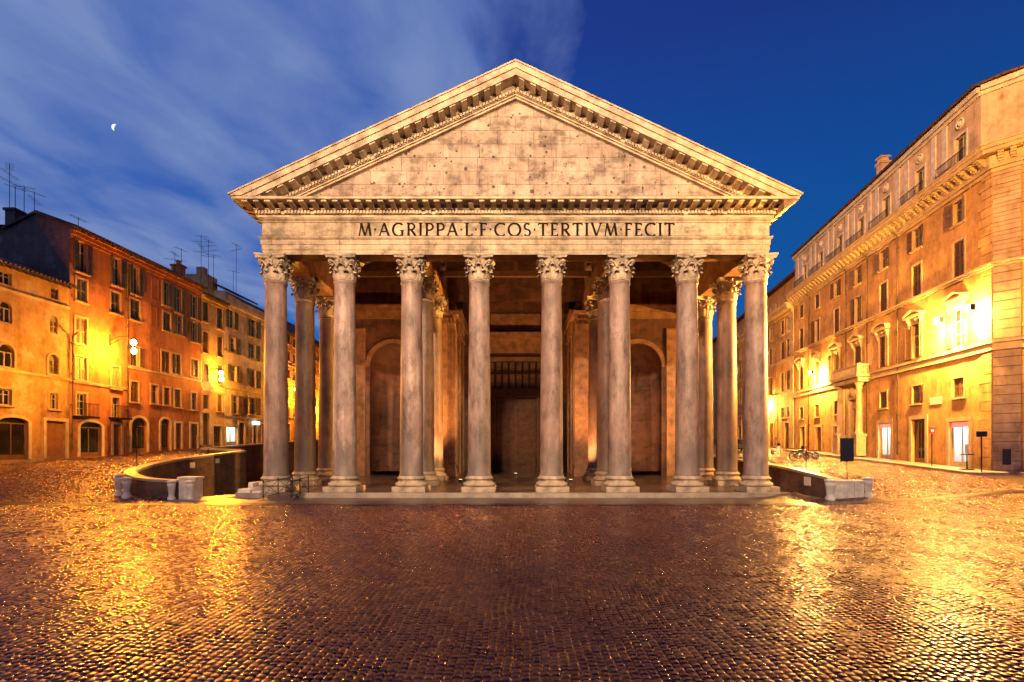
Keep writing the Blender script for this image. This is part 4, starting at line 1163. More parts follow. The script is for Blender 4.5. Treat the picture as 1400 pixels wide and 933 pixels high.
def eaves(f, parent, u0, u1, z, depth, rise, over=.7, mat='tile', wallmat=None):
    """pitched roof with tile courses, rafters under the overhang"""
    mb = MB(); th = .16
    zo = z - rise / depth * over
    mb.hexa([f.p(u0, zo, over), f.p(u1, zo, over), f.p(u1, z + rise, -depth), f.p(u0, z + rise, -depth), f.p(u0, zo + th, over), f.p(u1, zo + th, over), f.p(u1, z + rise + th, -depth), f.p(u0, z + rise + th, -depth)])
    uu = u0 + .12
    while uu < u1 - .1:
        mb.tube([f.p(uu, zo + th + .02, over + .04), f.p(uu, z + rise + th + .02, -depth)], .085, 5, True); uu += .30
    mb.hexa([f.p(u0, z + rise, -depth), f.p(u1, z + rise, -depth), f.p(u1, z - .2, -2 * depth), f.p(u0, z - .2, -2 * depth), f.p(u0, z + rise + th, -depth), f.p(u1, z + rise + th, -depth), f.p(u1, z - .2 + th, -2 * depth), f.p(u0, z - .2 + th, -2 * depth)])
    rf = mb.build('roof', M[mat], parent)
    mb = MB(); uu = u0 + .2
    while uu < u1 - .2:
        mb.hexa([f.p(uu, zo - .14, over - .06), f.p(uu + .1, zo - .14, over - .06), f.p(uu + .1, z - .14, 0), f.p(uu, z - .14, 0), f.p(uu, zo - .003, over - .06), f.p(uu + .1, zo - .003, over - .06), f.p(uu + .1, z - .003, 0), f.p(uu, z - .003, 0)]); uu += .55
    mb.build('rafters', M['wood'], rf)
    return rf
def shell(f, mb, u0, u1, z0, z1, depth, rise=0, rd=None):
    """side, back walls (the front is f.wall)"""
    rd = rd or depth / 2
    for u in (u0, u1):
        pl = [(0, z0), (0, z1), (-rd, z1 + rise), (-depth, z1), (-depth, z0)]
        mb.face([f.p(u, z, d) for d, z in pl])
    mb.face([f.p(u0, z0, -depth), f.p(u1, z0, -depth), f.p(u1, z1, -depth), f.p(u0, z1, -depth)])
    mb.face([f.p(u0, z1 - .02, -.3), f.p(u1, z1 - .02, -.3), f.p(u1, z1 - .02, -depth), f.p(u0, z1 - .02, -depth)])
def pipe(f, parent, u, z0, z1, d=.12):
    mb = MB(); mb.tube([f.p(u, z0, d), f.p(u, z1 - .3, d), f.p(u, z1, d + .35)], .065, 8)
    z = z0 + 1
    while z < z1: f.box(mb, u - .09, u + .09, z, z + .06, .003, d + .07); z += 2.4
    return mb.build('drainpipe', M['zinc'], parent)

# ------------------------------------------------------------------ left row of houses
LF = Facade(-34.4 - .057 * 11.5, 28.0, .057, 1, 1, -.057)
def house(f, name, label, mat, x0, x1, ztop, wins, doors, depth, rise, group=None, u0=None, u1=None, z0=0.5, gable_mat=None, rd=None, eave=True):
    a = f.u(x0) if u0 is None else u0; b = f.u(x1) if u1 is None else u1
    a, b = sorted((a, b))
    rt = root(name, f.p((a + b) / 2, ground(*f.p((a + b) / 2, 0)[:2])), label, 'building', group)
    W = [(f.rect(*w[:4]), w[4] if len(w) > 4 else {}) for w in wins]; D = [(f.rect(*w[:4]), w[4] if len(w) > 4 else {}) for w in doors]
    mb = MB()
    f.wall(mb, a, b, z0, ztop, [(*r, k.get('arched', 0)) for r, k in W + D if not k.get('blank')])
    mb.build('facade', mat, rt)
    mb = MB(); shell(f, mb, a, b, z0, ztop, depth, rise, rd); mb.build('wall', gable_mat or mat, rt)
    for r, k in W:
        if f is LF and k.get('trim', 1): k = dict(k, trim='trim_red')
        if k.get('blank'):
            t = .1; mb = MB(); f.box(mb, r[0], r[0] + t, r[2], r[3], .002, .04); f.box(mb, r[1] - t, r[1], r[2], r[3], .002, .04); f.box(mb, r[0] + t, r[1] - t, r[3] - t, r[3], .002, .04); f.box(mb, r[0] + t, r[1] - t, r[2], r[2] + t, .002, .04)
            mb.build('blind_window', mat, rt)
        else: window(f, rt, r, **k)
    for r, k in D: opening(f, rt, r, **k)
    return rt, a, b
def inner(x0, x1, y0, y1, sh='shut_green', **k):
    """wide opening whose outer halves are the opened shutters"""
    q = (x1 - x0) * .27; return (x0 + q, x1 - q, y0, y1, dict(kind='open', shut=sh, **k))
st_A = stucco('ochre_stucco_peeling', (0.44, 0.235, 0.09), 1.0, 0.55)
st_B = stucco('red_ochre_stucco', (0.36, 0.115, 0.042), 2.0)
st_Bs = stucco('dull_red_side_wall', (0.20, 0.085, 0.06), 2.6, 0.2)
st_C = stucco('yellow_ochre_stucco', (0.46, 0.28, 0.12), 3.0)
st_D = stucco('cream_stucco', (0.50, 0.37, 0.23), 4.0)
st_E = stucco('orange_stucco', (0.42, 0.18, 0.065), 5.0)
GL = 'houses along the left side of the square'
cl = dict(kind='closed', shut='shut_brown'); cg = dict(kind='closed', shut='shut_green'); op = dict(kind='none')
# A
A, a0, a1 = house(LF, 'house', 'ochre peeling house with arched windows and low tiled roof beside the tall red house', st_A, None, 95, 15.55, [
    (-1, 16, 372, 389, dict(kind='none', trim=None)), (69.6, 79.7, 394.6, 409, dict(kind='closed', trim=None)),
    (0, 16.5, 413, 441, dict(kind='none', arched=1, trim=None)), (68, 79, 432, 456.5, dict(kind='closed', shut='shut_tan', arched=1, trim=None)),
    (-2, 19, 471, 502, dict(kind='none', arched=1, curtain=False)), (66.5, 80, 485, 512, dict(kind='closed', arched=1)),
    (-1, 15.5, 532, 554, dict(kind='none')), (68, 79, 538.5, 559.5, dict(kind='none'))],
    [(-3, 38, 571, 629, dict(kind='shop', mat='wood', arched=.35)), (62.5, 89, 576, 627, dict(kind='roller', mat='woodorange'))],
    9, 2.2, GL, u0=0.5)
eaves(LF, A, a0, a1 + .15, 15.55, 4.6, 1.9, .55)
band(LF, A, 'string_course', a0, a1, LF.z(50, 410.5), LF.z(50, 407), .10); band(LF, A, 'string_course', a0, a1, LF.z(50, 514), LF.z(50, 511), .12)
# B
B, b0, b1 = house(LF, 'house', 'tall red ochre house with shuttered windows, arched shop fronts and a bare side wall', st_B, 95.2, 274.6, 20.2, [
    inner(98, 126, 331, 373, curtain=True), inner(147, 171, 353, 391, curtain=True), inner(175, 195, 366, 403, curtain=True), (207, 217, 380, 411, dict(blank=True)),
    inner(218, 235, 387, 418), inner(235.5, 252.5, 396, 428, curtain=True), inner(257, 274, 405, 436, curtain=True),
    (104.5, 118, 382, 413, cg), (151.5, 164, 400, 429, cg), (178, 191, 410, 438, cg), (206, 215, 420, 447, dict(blank=True)), (223, 233, 428, 453, cg), inner(236.5, 253.5, 432, 458), inner(258, 273, 441, 468),
    (103.5, 118, 435, 471, dict(kind='closed', shut='shut_tan')), (150.5, 163, 452, 482, dict(blank=True)), (178, 190, 475, 501, dict(kind='half')), (206, 217, 480, 508, dict(blank=True)), (221, 232, 481, 510, cl), (235, 247, 484.5, 512, cl), (261, 270, 492, 515, cl),
    (104, 118, 488.5, 520, dict(kind='closed', shut='shut_tan')), (152.5, 163, 502, 531, dict(kind='closed', shut='shut_tan')), (178.5, 189, 522.5, 550, cl), (206.5, 215.5, 527, 552, op), (224, 232, 530.5, 554, cl), (238.5, 246.5, 533, 557, cl), (261.5, 268, 538, 560.5, dict(kind='none')),
    (105, 117.5, 538.5, 568.6, dict(kind='none', curtain=True, bars=2)), (153, 163, 544, 571, dict(kind='none', curtain=True, bars=2))],
    [(109, 138.5, 577.5, 624.3, dict(kind='shop', mat='wood', arched=.4)), (154.5, 165, 580.5, 622.5, dict(kind='door')),
     (179.5, 200.5, 571.5, 618.3, dict(kind='shop', mat='wood', arched=.8)), (219.5, 232, 573, 616.3, dict(kind='shop', mat='wood', arched=.8)), (239.8, 247.5, 579, 614.5, dict(kind='door')), (260.5, 269.5, 580, 613.3, dict(kind='door'))],
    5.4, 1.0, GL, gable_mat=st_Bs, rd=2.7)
eaves(LF, B, b0 - .2, b1, 20.2, 2.7, 1.0, .75)
mb = MB(); LF.box(mb, b0, b1, 19.35, 19.6, .002, .12); LF.box(mb, b0, b1, 19.602, 19.9, .002, .28); LF.box(mb, b0, b1, 19.902, 20.15, .002, .45); mb.build('eaves_cornice', st_B, B)
band(LF, B, 'string_course', b0, LF.u(172), LF.z(135, 528), LF.z(135, 525), .12); band(LF, B, 'string_course', LF.u(173), b1, LF.z(225, 513), LF.z(225, 510.5), .14)
pipe(LF, B, LF.u(172.5), 3.0, 19.9); pipe(LF, B, b0 + .15, 3, 12)
for bx in (158, 111):
    mb = MB(); u = LF.u(bx); z = LF.z(bx, 571 if bx > 120 else 569); LF.box(mb, u - .9, u + .9, z - .18, z - .02, .17, .75)
    for k in range(15): LF.box(mb, u - .85 + 1.7 * k / 14 - .012, u - .85 + 1.7 * k / 14 + .012, z - .02, z + .95, .68, .70)
    LF.box(mb, u - .87, u + .87, z + .95, z + 1.0, .67, .72); mb.build('balcony', M['iron'], B)
# C
Cc, c0, c1 = house(LF, 'house', 'narrow yellow ochre house with a rusticated arched portal next to the red house', st_C, 274.8, 306.6, 19.6, [
    (277, 284.5, 411, 440, cg), (296.5, 304, 421, 450, cg), (277, 284.3, 454, 483, cl), (297, 304, 461, 488, cl), (278, 284.5, 498, 522, cl), (297, 304, 500, 526, cl), (277.5, 284.5, 540, 564, cl), (297.3, 303.6, 540, 563, cl)],
    [(276.8, 285.8, 564, 608.5, dict(kind='door', arched=1, t=.42)), (291.5, 302.5, 583, 610, dict(kind='shop', mat='wood'))], 9, 2.0, GL)
eaves(LF, Cc, c0, c1, 19.6, 4.5, 1.8, .75)
mb = MB(); LF.box(mb, c0, c1, 18.8, 19.1, .002, .15); LF.box(mb, c0, c1, 19.102, 19.5, .002, .40); mb.build('eaves_cornice', st_C, Cc)
band(LF, Cc, 'string_course', c0, c1, LF.z(290, 536), LF.z(290, 533), .14)
# D
Dd, d0, d1 = house(LF, 'house', 'cream house with rows of dark shutters, roof terrace and a bright lit shop', st_D, 306.8, 372, 20.0, [
    inner(306.5, 325, 423, 449), inner(335, 355, 436, 461), inner(306.5, 327.5, 461, 483), inner(335, 354.5, 471, 492), inner(310, 328, 500, 522), inner(335.5, 355, 506, 530), inner(310.5, 331, 541, 566, sh='shut_brown'), inner(335, 354.5, 544, 567, sh='shut_brown')],
    [(309, 324.5, 583, 608.3, dict(kind='shop', mat='frame', glow='shopcool')), (326.5, 334.5, 578, 607.5, dict(kind='roller', mat='zinc')), (346, 350.5, 581.5, 606.5, dict(kind='door')), (358, 364, 580, 605, dict(kind='door'))], 9, 0.4, GL)
mb = MB(); LF.box(mb, d0, d1, 19.1, 19.5, .002, .2); LF.box(mb, d0, d1, 19.502, 19.9, .002, .5); LF.box(mb, d0, d1, 19.9, 20.7, -.5, .1); mb.build('eaves_cornice', st_D, Dd)
for py in (487, 533, 570.5): band(LF, Dd, 'string_course', d0, d1, LF.z(335, py + 2.5), LF.z(335, py), .12)
mb = MB(); LF.box(mb, d0 + 3.5, d0 + 6.9, 20.7, 22.2, -6, -2.2); LF.box(mb, d0 + 8, d1 - 1, 20.7, 22.2, -7, -3); mb.build('roof_terrace_room', st_D, Dd)
mb = MB()
for a_, b_ in ((d0 + 3.2, d0 + 7.2), (d0 + 7.7, d1 - .6)):
    mb.hexa([LF.p(a_, 22.1, -1.6), LF.p(b_, 22.1, -1.6), LF.p(b_, 23.4, -4.5), LF.p(a_, 23.4, -4.5), LF.p(a_, 22.3, -1.6), LF.p(b_, 22.3, -1.6), LF.p(b_, 23.6, -4.5), LF.p(a_, 23.6, -4.5)])
mb.build('roof', M['tile'], Dd)
mb = MB(); LF.box(mb, LF.u(347) - .5, LF.u(347) + .6, LF.z(348, 581), LF.z(348, 576.5), .1, .45); mb.build('lit_sign', M['signglow'], Dd)
# E
wE = []
for px in (394, 402.5, 410, 430, 437, 444):
    for (ya, yb) in ((462, 474), (484, 497), (508, 520), (534, 546), (558, 571)):
        k = (613 - 0) ; sc_ = 1 - (px - 400) * .0045
        wE.append((px - 2.4, px + 2.4, 613 - (613 - ya) * sc_, 613 - (613 - yb) * sc_, dict(kind='closed')))
E, e0, e1 = house(LF, 'house', 'distant orange house with small shuttered windows seen between the left columns', st_E, 372.2, 452, 19.6, wE, [(392, 396, 580, 603, dict(kind='door')), (404, 407, 580, 602, dict(kind='door'))], 9, 2.2, GL)
eaves(LF, E, e0, e1, 19.6, 6, 4.2, .75)
for py in (501, 551): band(LF, E, 'string_course', e0, e1, LF.z(400, py + 2), LF.z(400, py), .12)
# taller house behind A, chimneys
mb = MB()
rh = root('house', (-40.5, 36, 2), 'dark house with a chimney peeping over the ochre house roof at the left edge', 'building', GL)
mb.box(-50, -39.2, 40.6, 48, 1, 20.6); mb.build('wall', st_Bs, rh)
mb = MB(); mb.hexa([(-50, 40.2, 20.6), (-39.0, 40.2, 20.6), (-39.0, 48, 20.6), (-50, 48, 20.6), (-50, 42, 21.4), (-40.5, 42, 21.4), (-40.5, 47, 21.4), (-50, 47, 21.4)]); mb.build('roof', M['tile'], rh)
mb = MB(); mb.box(-40.9, -40.1, 41, 41.8, 20.6, 22.1); mb.box(-41.0, -40.0, 40.9, 41.9, 22.102, 22.3); mb.build('chimney', st_Bs, rh)

# ------------------------------------------------------------------ right palace
CRX, CRY = 31.75, 34.07
RF = Facade(CRX, CRY, .136, 1, -1, .136)
st_R = stucco('orange_ochre_stucco', (0.56, 0.30, 0.105), 7.0)
st_R2 = stucco('yellow_orange_stucco', (0.56, 0.32, 0.11), 8.0)
st_Q = stucco('rusticated_stone', (0.44, 0.30, 0.19), 9.0, 0, .62)
st_At = stucco('pale_attic_stucco', (0.58, 0.42, 0.28), 10.0)
RP = root('palace', RF.p(16, 1.6), 'large orange palace with pedimented windows, bracketed cornice and a white lit corner shop', 'building')
UE = RF.u(1085.5)
wins = []
bays = [1311, 1253.5, 1208, 1173, 1144, 1117.5, 1096]
def bw(px, half): u = RF.u(px); return u - half, u + half
rows_ = []
for i, px in enumerate(bays):
    u = RF.u(px)
    rows_.append(((u - .52, u + .52, 19.35, 21.0), dict(kind='open' if i < 5 else 'closed', shut='shut_brown', trim='trav', sill=True)))
    rows_.append(((u - .55, u + .55, 15.45, 18.05), dict(kind=('closed', 'closed', 'closed', 'open', 'closed', 'half', 'closed')[i], shut='shut_brown')))
    rows_.append(((u - .62, u + .62, 10.45, 13.2), dict(kind=('open', 'open', 'half', 'closed', 'open', 'closed', 'closed')[i], shut='shut_brown', hood=('peak', 'round')[(i + 1) % 2] if i != 0 else 'peak', bars=2, sill=False)))
    if i != 3: rows_.append(((u - .52, u + .52, 6.7 if i else 6.75, 8.15), dict(kind='closed' if i != 1 else 'half', shut='shut_brown')))
def gz(px): x, y, _ = RF.p(RF.u(px), 0); return ground(x, y)
doors_ = []
for px, hw, top, k in ((1311.5, .98, 3.3, dict(kind='shop', mat='frame', glow='shopglow')), (1256, .85, 3.5, dict(kind='shop', mat='wood')), (1210, .95, 3.2, dict(kind='shop', mat='frame', glow='shopglow')),
                       (1172, .85, 4.7, dict(kind='door')), (1143, .55, 2.9, dict(kind='door')), (1119.5, .7, 2.8, dict(kind='door')), (1098, .6, 2.8, dict(kind='door'))):
    u = RF.u(px); b = gz(px) + .16; doors_.append(((u - hw, u + hw, b, b + top), k))
mb = MB(); RF.wall(mb, 0.9, UE, 0.2, 22.3, [(*r, 0) for r, k in rows_ + doors_]); mb.build('facade', st_R, RP)
mb = MB(); mb.face([RF.p(UE, 0, -.01), RF.p(UE, 22, -.01), RF.p(UE, 22, -14), RF.p(UE, 0, -14)]); mb.build('wall', st_R, RP)
for r, k in rows_: window(RF, RP, r, **k)
for r, k in doors_:
    o = opening(RF, RP, r, t=.3, **k)
    if k.get('glow'):
        mb = MB(); RF.box(mb, r[0] + .05, r[1] - .05, r[3] - .42, r[3] - .06, -.17, -.09); mb.build('sign_band', M['signred'], o)
        mb = MB(); um = (r[0] + r[1]) / 2; RF.box(mb, um - .5, um + .25, r[3] - .95, r[3] - .55, -.6, -.5); mb.build('hanging_sign', M['signglow'], o)
# chamfered corner, rusticated, and the short return towards the square
mb = MB()
CA = Vector((CRX, CRY, 0)); ch = Vector((1, -1, 0)).normalized(); nn = Vector((-1, -1, 0)).normalized()
def quoins(mb, f, u0, u1, z0, z1, hgt=.62, proud=.09):
    z = z0; k = 0
    while z < z1:
        q = .25 if k % 2 else 0
        f.box(mb, u0, u1 - q, z + .02, min(z1, z + hgt - .02), .002, proud); z += hgt; k += 1
mb2 = MB(); quoins(mb2, RF, 0.0, 1.15, 1.2, 9.4); quoins(mb2, RF, 0.0, 1.15, 10.3, 15.0); quoins(mb2, RF, 0.0, 1.15, 15.5, 21.9); RF.box(mb2, -.0, 0.9, 0.2, 22, -.3, 0)
mb2.build('quoins', st_R2, RP)
CF = Facade(CRX, CRY, 1, -1, -1, -1)
mb2 = MB(); CF.box(mb2, 0.0, 1.35, 0.2, 22.3, -.35, .0)
for z0_, z1_ in ((1.6, 9.5), (10.3, 15.05), (15.5, 21.9)):
    z = z0_
    while z < z1_: CF.box(mb2, 0.02, 1.33, z + .02, min(z1_, z + .60), .001, .07); z += .62
mb2.build('corner_pier', st_Q, RP)
c2 = CF.p(1.35, 0)
NF = Facade(c2[0], c2[1], 1, -.02, -.02, -1)
mb2 = MB(); NF.wall(mb2, 0, 22, 0.2, 22.3, [(2.5, 3.8, 15.45, 18.05, 0), (2.5, 3.8, 10.45, 13.2, 0), (2.5, 3.8, 6.7, 8.1, 0), (7.5, 8.8, 15.45, 18.05, 0), (7.5, 8.8, 10.45, 13.2, 0)]); mb2.build('facade', st_R, RP)
for r in ((2.5, 3.8, 15.45, 18.05), (2.5, 3.8, 10.45, 13.2), (2.5, 3.8, 6.7, 8.1), (7.5, 8.8, 15.45, 18.05), (7.5, 8.8, 10.45, 13.2)): window(NF, RP, r, kind='closed')
mb2 = MB(); quoins(mb2, NF, 0.0, .9, 1.6, 9.4); quoins(mb2, NF, 0, .9, 10.3, 21.9); mb2.build('quoins', st_R2, RP)
# string courses and the main cornice run round the corner
def run(name, prof, mat, u_end=UE):
    """profile of (z0, z1, projection) boxes round facade, corner and return"""
    mb = MB()
    for z0, z1, d in prof:
        k = d * math.tan(R(41.3) / 2); q = d * math.tan(R(45) / 2)
        RF.box(mb, 0, u_end, z0, z1, .002, d)
        a = [RF.p(0, z0, .002), CF.p(0, z0, .002), CF.p(1.35, z0, .002), NF.p(0, z0, .002)]
        o1 = RF.p(0, z0, d); o2 = CF.p(0, z0, d); mid = ((o1[0] + o2[0]) / 2 - .18 * d, (o1[1] + o2[1]) / 2 - .0 * d, z0)
        o3 = CF.p(1.35, z0, d); o4 = NF.p(0, z0, d); mid2 = ((o3[0] + o4[0]) / 2, (o3[1] + o4[1]) / 2 - .18 * d, z0)
        up = lambda p: (p[0], p[1], z1)
        c = CF.p(0, z0, -.05); c_ = CF.p(1.35, z0, -.05)
        for poly in ([c, o1, mid, o2], [c, o2, o3, c_], [c_, o3, mid2, o4]):
            mb.hexa([*poly, *[up(p) for p in poly]])
        NF.box(mb, 0, 22, z0, z1, .002, d)
    return mb.build(name, mat, RP)
run('string_course', [(9.55, 9.72, .16), (9.722, 10.05, .08), (10.052, 10.25, .22)], M['trav'])
run('string_course', [(15.08, 15.25, .16), (15.252, 15.42, .28)], M['trav'])
run('cornice', [(21.35, 21.6, .15), (21.602, 21.8, .28), (22.45, 22.7, .90), (22.702, 22.95, 1.0), (22.952, 23.03, 1.07), (21.802, 22.448, .30)], M['trav'])
def cornice_bracket(f, u):
    mb = MB()
    for j in range(4): f.box(mb, u, u + .3, 22.42 - .13 * (4 - j), 22.42 - .13 * (3 - j) - .002, .301, .42 + .14 * j)
    mb.build('cornice_bracket', M['trav'], RP)
u = .2
while u < UE: cornice_bracket(RF, u); u += .72
for q in (.25, .85): cornice_bracket(CF, q)
u = .3
while u < 8: cornice_bracket(NF, u); u += .72
# attic storey
holes = []; 
for px in (1311, 1256, 1210, 1176, 1147, 1121, 1099): u = RF.u(px); holes.append((u - .55, u + .55, 23.04, 25.7))
mb = MB()
AF = Facade(*RF.p(0, 0, -.12)[:2], .136, 1, -1, .136)
AF.wall(mb, 1.2, UE, 22.4, 27.9, [(*h, 0) for h in holes]); mb.build('attic_wall', st_At, RP)
for h in holes:
    window(AF, RP, h, kind='none', trim='travpale', sill=False)
    um = (h[0] + h[1]) / 2; mb = MB(); n0 = Vector((AF.n[0], AF.n[1], 0)); mb.torus(AF.p(um, 26.6, .05), .33, .08, n0, 16, 6)
    mb.ball(AF.p(um, 26.6, .0), .22, 8, 6); mb.build('oval_ornament', M['travpale'], RP)
    mb = MB()
    for q in range(22):
        uu = um - 1.5 + 3.0 * q / 21; AF.box(mb, uu - .012, uu + .012, 23.05, 24.05, .72, .745)
    AF.box(mb, um - 1.55, um + 1.55, 24.05, 24.1, .71, .755); mb.build('attic_rail', M['iron'], RP)
for a_, b_ in zip([0] + [(h[0] + h[1]) / 2 for h in holes], [(h[0] + h[1]) / 2 for h in holes] + [UE]):
    m = (a_ + b_) / 2
    if a_ == 0: continue
    for q in (-.9, .35):
        mb = MB(); AF.box(mb, m + q, m + q + .55, 23.1, 27.3, .002, .07); mb.build('attic_pilaster', M['travpale'], RP)
o1 = AF.p(1.2, 0); o2 = NF.p(.9, 0, -.5)
BF = Facade(o1[0], o1[1], o2[0] - o1[0], o2[1] - o1[1], -1, -1)
bl = math.hypot(o2[0] - o1[0], o2[1] - o1[1])
mb = MB(); BF.box(mb, 0, bl, 22.4, 27.9, -.3, 0); BF.box(mb, .35, bl - .35, 23.8, 27.2, .001, .05); mb.build('attic_wall', st_At, RP)
ANF = Facade(o2[0], o2[1], 1, -.02, -.02, -1)
mb = MB(); ANF.box(mb, 0, 20, 22.4, 27.9, -.3, 0); mb.build('attic_wall', st_At, RP)
mb = MB()
for z0_, z1_, d in ((27.3, 27.55, .12), (27.552, 27.9, .3)):
    AF.box(mb, 1.2, UE, z0_, z1_, .002, d); BF.box(mb, 0, bl, z0_, z1_, .002, d); ANF.box(mb, 0, 20, z0_, z1_, .002, d)
mb.build('attic_cornice', M['travpale'], RP)
mb = MB()
e = [AF.p(UE, 27.92, .55), AF.p(1.2, 27.92, .55), BF.p(bl / 2, 27.92, .6), ANF.p(0, 27.92, .55), ANF.p(20, 27.92, .55)]
i_ = [AF.p(UE, 29.6, -7), AF.p(7, 29.6, -7), AF.p(6.5, 29.6, -7), AF.p(6, 29.6, -7), ANF.p(20, 29.6, -7)]
for a_, b_, c_, d_ in zip(e, e[1:], i_[1:], i_): mb.hexa([a_, b_, c_, d_, *[(p[0], p[1], p[2] + .16) for p in (a_, b_, c_, d_)]])
mb.build('roof', M['tile'], RP)
p = P(1201, 240, 51); mb = MB(); mb.box(p.x - .42, p.x + .42, 50, 50.7, 27.8, 30.9); mb.box(p.x - .52, p.x + .52, 49.9, 50.8, 30.902, 31.15); mb.box(p.x - .35, p.x + .35, 50.05, 50.65, 31.152, 31.5); mb.box(p.x - .5, p.x + .5, 49.95, 50.75, 31.502, 31.65)
mb.build('chimney', st_At, RP)
for px in (1229, 1187, 1158, 1107): pipe(RF, RP, RF.u(px), 2.5, 21.7)
# marble plaque on the wall
r = RF.rect(1272, 1288, 543, 553); mb = MB(); RF.box(mb, r[0], r[1], r[2], r[3], .003, .06); mb.build('plaque', M['plaque'], RP)
# portal: two columns carry a balustraded balcony
up = RF.u(1171); zb_ = gz(1171) + .15
po = child('portal', RP, RF.p(up, zb_)); 
for s_ in (-1, 1):
    mb = MB(); RF.box(mb, up + s_ * 1.85 - .42, up + s_ * 1.85 + .42, zb_, zb_ + 1.9, .25, 1.1); RF.box(mb, up + s_ * 1.85 - .48, up + s_ * 1.85 + .48, zb_ + 1.902, zb_ + 2.1, .2, 1.16); mb.build('pedestal', M['trav'], po)
for s_ in (-1, 1):
    mb = MB(); c = RF.p(up + s_ * 1.85, zb_ + 2.1, .68); mb.lathe([(.38, 0), (.38, .12), (.33, .2), (.29, .3), (.285, 1.5), (.24, 4.3), (.28, 4.4), (.28, 4.5), (.24, 4.55), (.33, 4.75), (.40, 4.85), (.40, 4.98)], c[0], c[1], c[2], 20); mb.build('portal_column', M['trav'], po)
mb = MB(); zt = zb_ + 7.1; RF.box(mb, up - 2.5, up + 2.5, zt, zt + .45, .003, 1.1); RF.box(mb, up - 2.7, up + 2.7, zt + .452, zt + .72, .003, 1.3); mb.build('balcony_slab', M['trav'], po)
mb = MB(); zt += .722
for k in range(15):
    c = RF.p(up - 2.3 + 4.6 * k / 14, zt, 1.08); mb.lathe([(.09, 0), (.09, .1), (.05, .16), (.11, .35), (.06, .62), (.09, .74), (.09, .8)], c[0], c[1], c[2], 8)
for s_ in (-2.5, 2.5): RF.box(mb, up + s_ - .16, up + s_ + .16, zt, zt + 1.0, .9, 1.26)
for s_ in (-2.5, 2.5):
    for k in range(5): c = RF.p(up + s_, zt, .2 + .16 * k); mb.lathe([(.09, 0), (.05, .16), (.11, .35), (.06, .62), (.09, .8)], c[0], c[1], c[2], 8)
    RF.box(mb, up + s_ - .12, up + s_ + .12, zt + .8, zt + .95, .003, .9)
RF.box(mb, up - 2.34, up + 2.34, zt + .8, zt + .95, .96, 1.2); mb.build('balustrade', M['trav'], po)
mb = MB(); RF.box(mb, up - 1.3, up - .86, zb_, zb_ + 5.6, .003, .35); RF.box(mb, up + .86, up + 1.3, zb_, zb_ + 5.6, .003, .35); RF.box(mb, up - 1.3, up + 1.3, zb_ + 5.602, zb_ + 6.1, .003, .35)
mb.ball(RF.p(up, zb_ + 6.3, .3), .42, 10, 8, 1, 1, 1.2); mb.build('door_surround', M['trav'], po)
# niche drinking trough in the corner pier
mb = MB(); CF.box(mb, .30, .46, 1.35, 3.0, .071, .16); CF.box(mb, .88, 1.04, 1.35, 3.0, .071, .16); CF.box(mb, .26, 1.08, 3.002, 3.3, .071, .22); CF.box(mb, .36, .98, 1.30, 1.95, .162, .5); mb.build('wall_fountain', st_Q, RP)
mb = MB(); CF.box(mb, .462, .878, 1.96, 3.0, .071, .08); mb.build('niche_shade_plate', M['signblack'], RP)  # thin black plate stands for the shade inside the niche

# second house further down the right street
wR2 = []
for px in (1078, 1070, 1054, 1047, 1012, 1003):
    u = RF.u(px)
    for z0_, z1_ in ((22.6, 24.3), (18.6, 20.6), (15.2, 17.6), (10.8, 13.4), (7.2, 8.6)): wR2.append((u - .5, u + .5, z0_, z1_))
R2 = root('house', RF.p(60, 3), 'yellow house farther down the right street, beyond the palace quoins', 'building')
UF = RF.u(955)
dR2 = []
for px in (1076, 1055.5, 1012): u = RF.u(px); b = gz(px) + .1; dR2.append((u - .75, u + .75, b, b + 3.4))
mb = MB(); RF.wall(mb, UE + .02, UF, 0.5, 21.3, [(*h, 0) for h in wR2 if h[3] < 21] + [(*h, 0) for h in dR2]); mb.build('facade', st_R2, R2)
for i, h in enumerate(wR2):
    if h[3] < 21: window(RF, R2, h, kind=('closed', 'none', 'closed', 'half')[i % 4])
for h in dR2: opening(RF, R2, h, kind='door')
mb = MB(); quoins(mb, RF, UE + .05, UE + 1.5, 3, 21); mb.build('quoins', M['trav'], R2)
AF2 = Facade(*RF.p(0, 0, -.8)[:2], .136, 1, -1, .136)
mb = MB(); AF2.wall(mb, UE + .02, UF, 21.2, 26.0, [(*h, 0) for h in wR2 if h[3] > 21]); mb.build('attic_wall', st_R, R2)
for h in wR2:
    if h[3] > 21: window(AF2, R2, h, kind='none')
mb = MB(); RF.box(mb, UE + .03, UF, 20.9, 21.3, .002, .3); RF.box(mb, UE + .03, UF, 21.302, 21.9, -.9, .9); RF.box(mb, UE + .03, UF, 21.902, 22.05, -.9, 1.1); mb.build('cornice', M['trav'], R2)
for z_ in (10.2, 14.7): band(RF, R2, 'string_course', UE + .03, UF, z_, z_ + .35, .18)
mb = MB(); AF2.box(mb, UE - .2, UF, 26.0, 26.3, -8, .7); mb.build('roof', M['tile'], R2)
pipe(RF, R2, RF.u(1062), 3.5, 20.8)
